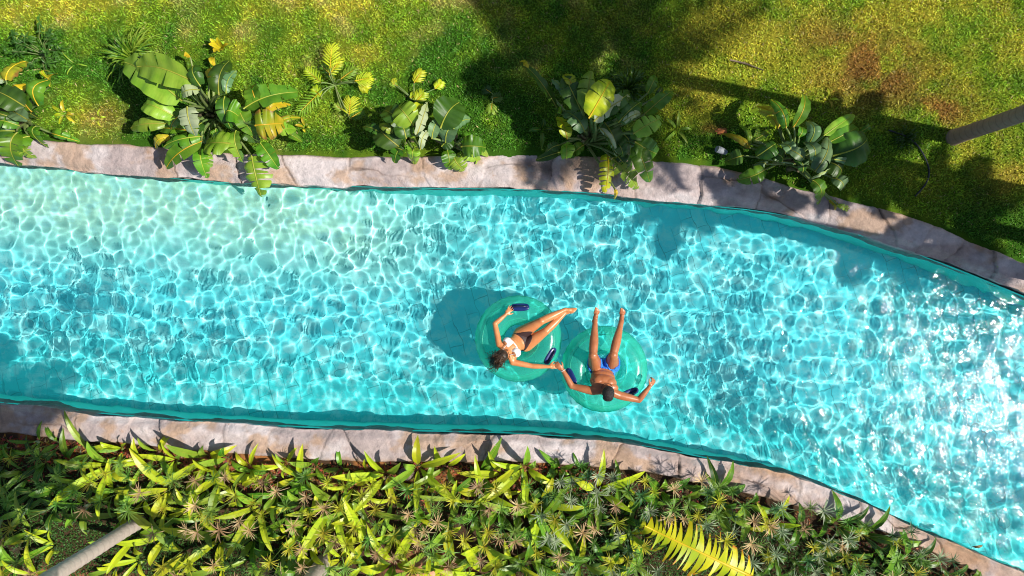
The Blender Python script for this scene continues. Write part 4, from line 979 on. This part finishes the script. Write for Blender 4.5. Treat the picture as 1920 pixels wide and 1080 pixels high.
def cup(c):
    p = c + WBv
    for q in (W(951.5, 641, .455), W(968, 661, .455)):
        d = inv @ (p - q)
        if abs(d.x) < .062 and abs(d.y) < .048 and d.z > -.01: return True
    d = inv @ (p - che); return abs(d.y - .0) < .010 and (p - che).length < .2 and abs(inv.row[0].dot(p - che)) < .16
garment('bikini_top', body, cup, .007, simple('bikini_white', (.80, .78, .76), .7, (.86, .84, .82), 20), wt)
def bott(c):
    p = c + WBv; d = inv @ (p - pel)                       # x across, y towards the chest, z front
    if abs(d.x) > .175: return False
    top_ = .07; low = -.045 + 1.0 * max(0, abs(d.x) - .012)
    return low < d.y < top_ + .15 * abs(d.x) - .0 and d.y > -.14
garment('bikini_bottom', body, bott, .006, simple('bikini_black', (.045, .022, .022), .6), wt)
mb = MB()                                                  # halter strap from the cup to the neck
for q in (W(951, 645, .48), W(966, 663, .48)):
    a_ = q - WB; b_ = L(0, -.05, -.10) - WB; m_ = (a_ + b_) / 2 + Vector((0, 0, .045)); mb.tube([a_ + Vector((0, 0, .02)), m_, b_], .0045, 6)
mb.obj('halter_strap', [simple('strap_white', (.82, .80, .78), .6)], wt)
# hair: scalp cap plus many curly locks falling towards the lower left
def hair_mat(name, a, b):
    return simple(name, a, .38, b, 25, .5, 120, spec=.5)
HB = Body(); HB.ball(L(0, -.022, .034), (.090, .098, .088), hrot); HB.ball(L(0, -.075, -.02), (.075, .06, .08), hrot); HB.ball(W(930, 677, .44), (.07, .06, .07))
hair = HB.done('hair', hair_mat('hair_brown', (.018, .009, .005), (.045, .024, .012)), wt, vox=.008, origin=WB)
mb = MB(); R.seed(9)
for k in range(330):
    th = R.uniform(0, 6.28); ph_ = R.uniform(0, 1.25); sp_ = L(.088 * math.sin(ph_) * math.cos(th), -.025 - .08 * math.sin(ph_) * abs(math.sin(th)), .035 + .088 * math.cos(ph_)) - WB
    en = W(R.gauss(928, 6.5), R.gauss(678, 8), R.uniform(.30, .5)) - WB; pts = []; f_ = R.uniform(3, 5) * 2; pz = R.uniform(0, 6)
    for i in range(16):
        q = i / 15; p = sp_.lerp(en, q) + Vector((0, 0, .075 * math.sin(math.pi * min(1, q * 1.3)))) + (sp_ - (L(0, 0, 0) - WB)) * .35 * math.sin(math.pi * q) + Vector((math.sin(f_ * q * 3 + pz), math.cos(f_ * q * 3 + pz), math.sin(f_ * q * 2.1))) * .011 * min(1, q * 2); pts.append(p)
    mb.tube(pts, [.0032] * 15 + [.001], 4)
mb.obj('hair_curls', [hair_mat('hair_curl_brown', (.018, .009, .005), (.09, .045, .018))], hair)
mb = MB()                                                  # sunglasses
for x in (-1, 1):
    rows = []
    for s_ in (0.05, .7, 1):
        rows.append([L(x * .033 + .028 * s_ * math.cos(q), .100 + .004 * (1 - s_), .012 + .022 * s_ * math.sin(q)) - WB for q in np.linspace(0, 2 * math.pi, 17)[:-1]])
    mb.grid(rows, close=True); mb.tube([L(x * .06, .098, .018) - WB, L(x * .082, .04, .018) - WB, L(x * .084, -.01, .012) - WB], .003, 5)
mb.tube([L(-.012, .104, .018) - WB, L(.012, .104, .018) - WB], .003, 5); mb.obj('sunglasses', [simple('sunglass_black', (.01, .01, .012), .1)], wt)

# --- the man ---
MBp = P(1131, 690, .18); SKM = skin_mat('skin_brown', (.37, .122, .046), (.47, .175, .072))
mt = empty('person', MBp, 'man in blue swim shorts with short black hair sitting in the right ring', 'person')
B = Body(); pel = W(1131, 688, .20); wai = W(1130, 698, .28); che = W(1131, 716, .40); nk = W(1137, 731, .50); hd = W(1140, 737, .61)
ax = (che - pel).normalized(); s1 = W(1111, 733, .46); s2 = W(1161, 741, .46); ws = (s2 - s1).normalized(); fr = ws.cross(ax).normalized()
if fr.z < 0: fr = -fr
ws = ax.cross(fr).normalized(); rt = Matrix((ws, ax, fr)).transposed()
B.ball(pel, (.175, .11, .115), rt); B.ball(pel.lerp(wai, .6), (.160, .09, .105), rt); B.ball(wai, (.155, .10, .10), rt); B.ball(wai.lerp(che, .5), (.170, .11, .105), rt); B.ball(che, (.190, .11, .115), rt); B.ball(che.lerp(nk, .55), (.19, .075, .085), rt)
B.ball(che + ws * -.075 + fr * .06 + ax * .03, (.075, .06, .045), rt); B.ball(che + ws * .075 + fr * .06 + ax * .03, (.075, .06, .045), rt)
B.limb(nk, .062, hd - (hd - nk) * .3, .056, 3); B.limb(nk, .058, s1, .058, 4); B.limb(nk, .058, s2, .058, 4)
e1 = W(1072, 724, .42); w1 = W(1055, 693.5, .42); B.limb(s1, .058, e1, .041, 7, .004); B.limb(e1, .043, w1, .029, 6, .004); B.hand(w1, W(1044, 684, .45) - w1, (-.2, -.1, 1), .5, 1.02, thumb=1, spread=.02)
e2 = W(1198, 750, .44); w2 = W(1218, 725, .47); B.limb(s2, .058, e2, .041, 7, .004); B.limb(e2, .043, w2, .029, 6, .004); B.hand(w2, W(1227, 713, .49) - w2, (.6, 0, .8), .85, 1.05, thumb=-1, spread=.02)
h1 = W(1117, 687, .24); h2 = W(1147, 685, .24); k1 = W(1112, 666, .60); k2 = W(1150, 665, .60); a1 = W(1116, 600, .46); a2 = W(1165.5, 601, .46)
B.limb(h1, .100, k1, .062, 8, .004); B.limb(h2, .100, k2, .062, 8, .004); B.ball(k1, .060); B.ball(k2, .060)
B.limb(k1, .054, a1, .035, 9, .014); B.limb(k2, .054, a2, .035, 9, .014)
B.foot(a1, W(1122, 580, .53) - a1, (0, -.9, .8), 1.02); B.foot(a2, W(1169, 583, .53) - a2, (0, -.9, .8), 1.02)
L2, hrot2 = B.head(hd, Vector((.05, .75, -.45)), Vector((0, .35, 1)), 1.04)
body = B.done('body', SKM, mt, origin=MBp); MV = Vector(MBp); inv2 = rt.transposed()
def shorts(c):
    p = c + MV; d = inv2 @ (p - pel)
    if d.y < .12 and (p - pel).length < .25 and not ((p - k1).length < .22 or (p - k2).length < .22): return True
    for h, k in ((h1, k1), (h2, k2)):
        v = k - h; t_ = (p - h).dot(v) / v.length_squared
        if -.4 < t_ < .60 and (p - (h + v * t_)).length < .135 and d.y < .06: return True
    return False
garment('swim_shorts', body, shorts, .016, simple('shorts_blue', (.02, .16, .62), .7, (.05, .28, .80), 7, .5, 30), mt, wrinkle=.012)
HB = Body(); HB.ball(L2(0, -.014, .030), (.083, .099, .092), hrot2); HB.ball(L2(0, -.06, -.01), (.072, .05, .07), hrot2)
hm = HB.done('hair', simple('hair_black', (.010, .008, .008), .55, (.035, .028, .026), 60, 1.0, 160), mt, vox=.006, it=1, origin=MBp)
for v in hm.data.vertices: v.co += v.normal * .004 * mnoise.noise(v.co * 90)
mb = MB(); mb.tube([Vector(nk) - MV + ws * .075 * math.sin(a) + fr * (.05 + .035 * math.cos(a)) + ax * (-.045 * math.cos(a)) for a in np.linspace(-2.2, 2.2, 24)], .003, 5)
mb.obj('necklace', [simple('cord_dark', (.03, .015, .01), .5)], mt)
mb = MB(); wv_ = (w1 - e1).normalized(); sa = wv_.orthogonal().normalized(); sb_ = wv_.cross(sa); ct = w1 - wv_ * .01
mb.tube([ct - MV + (sa * math.cos(a) + sb_ * math.sin(a)) * .033 for a in np.linspace(0, 2 * math.pi, 21)], .005, 6, caps=False); mb.obj('wristband', [simple('band_pale', (.75, .68, .62), .5)], mt)
print('objects', len(bpy.data.objects))
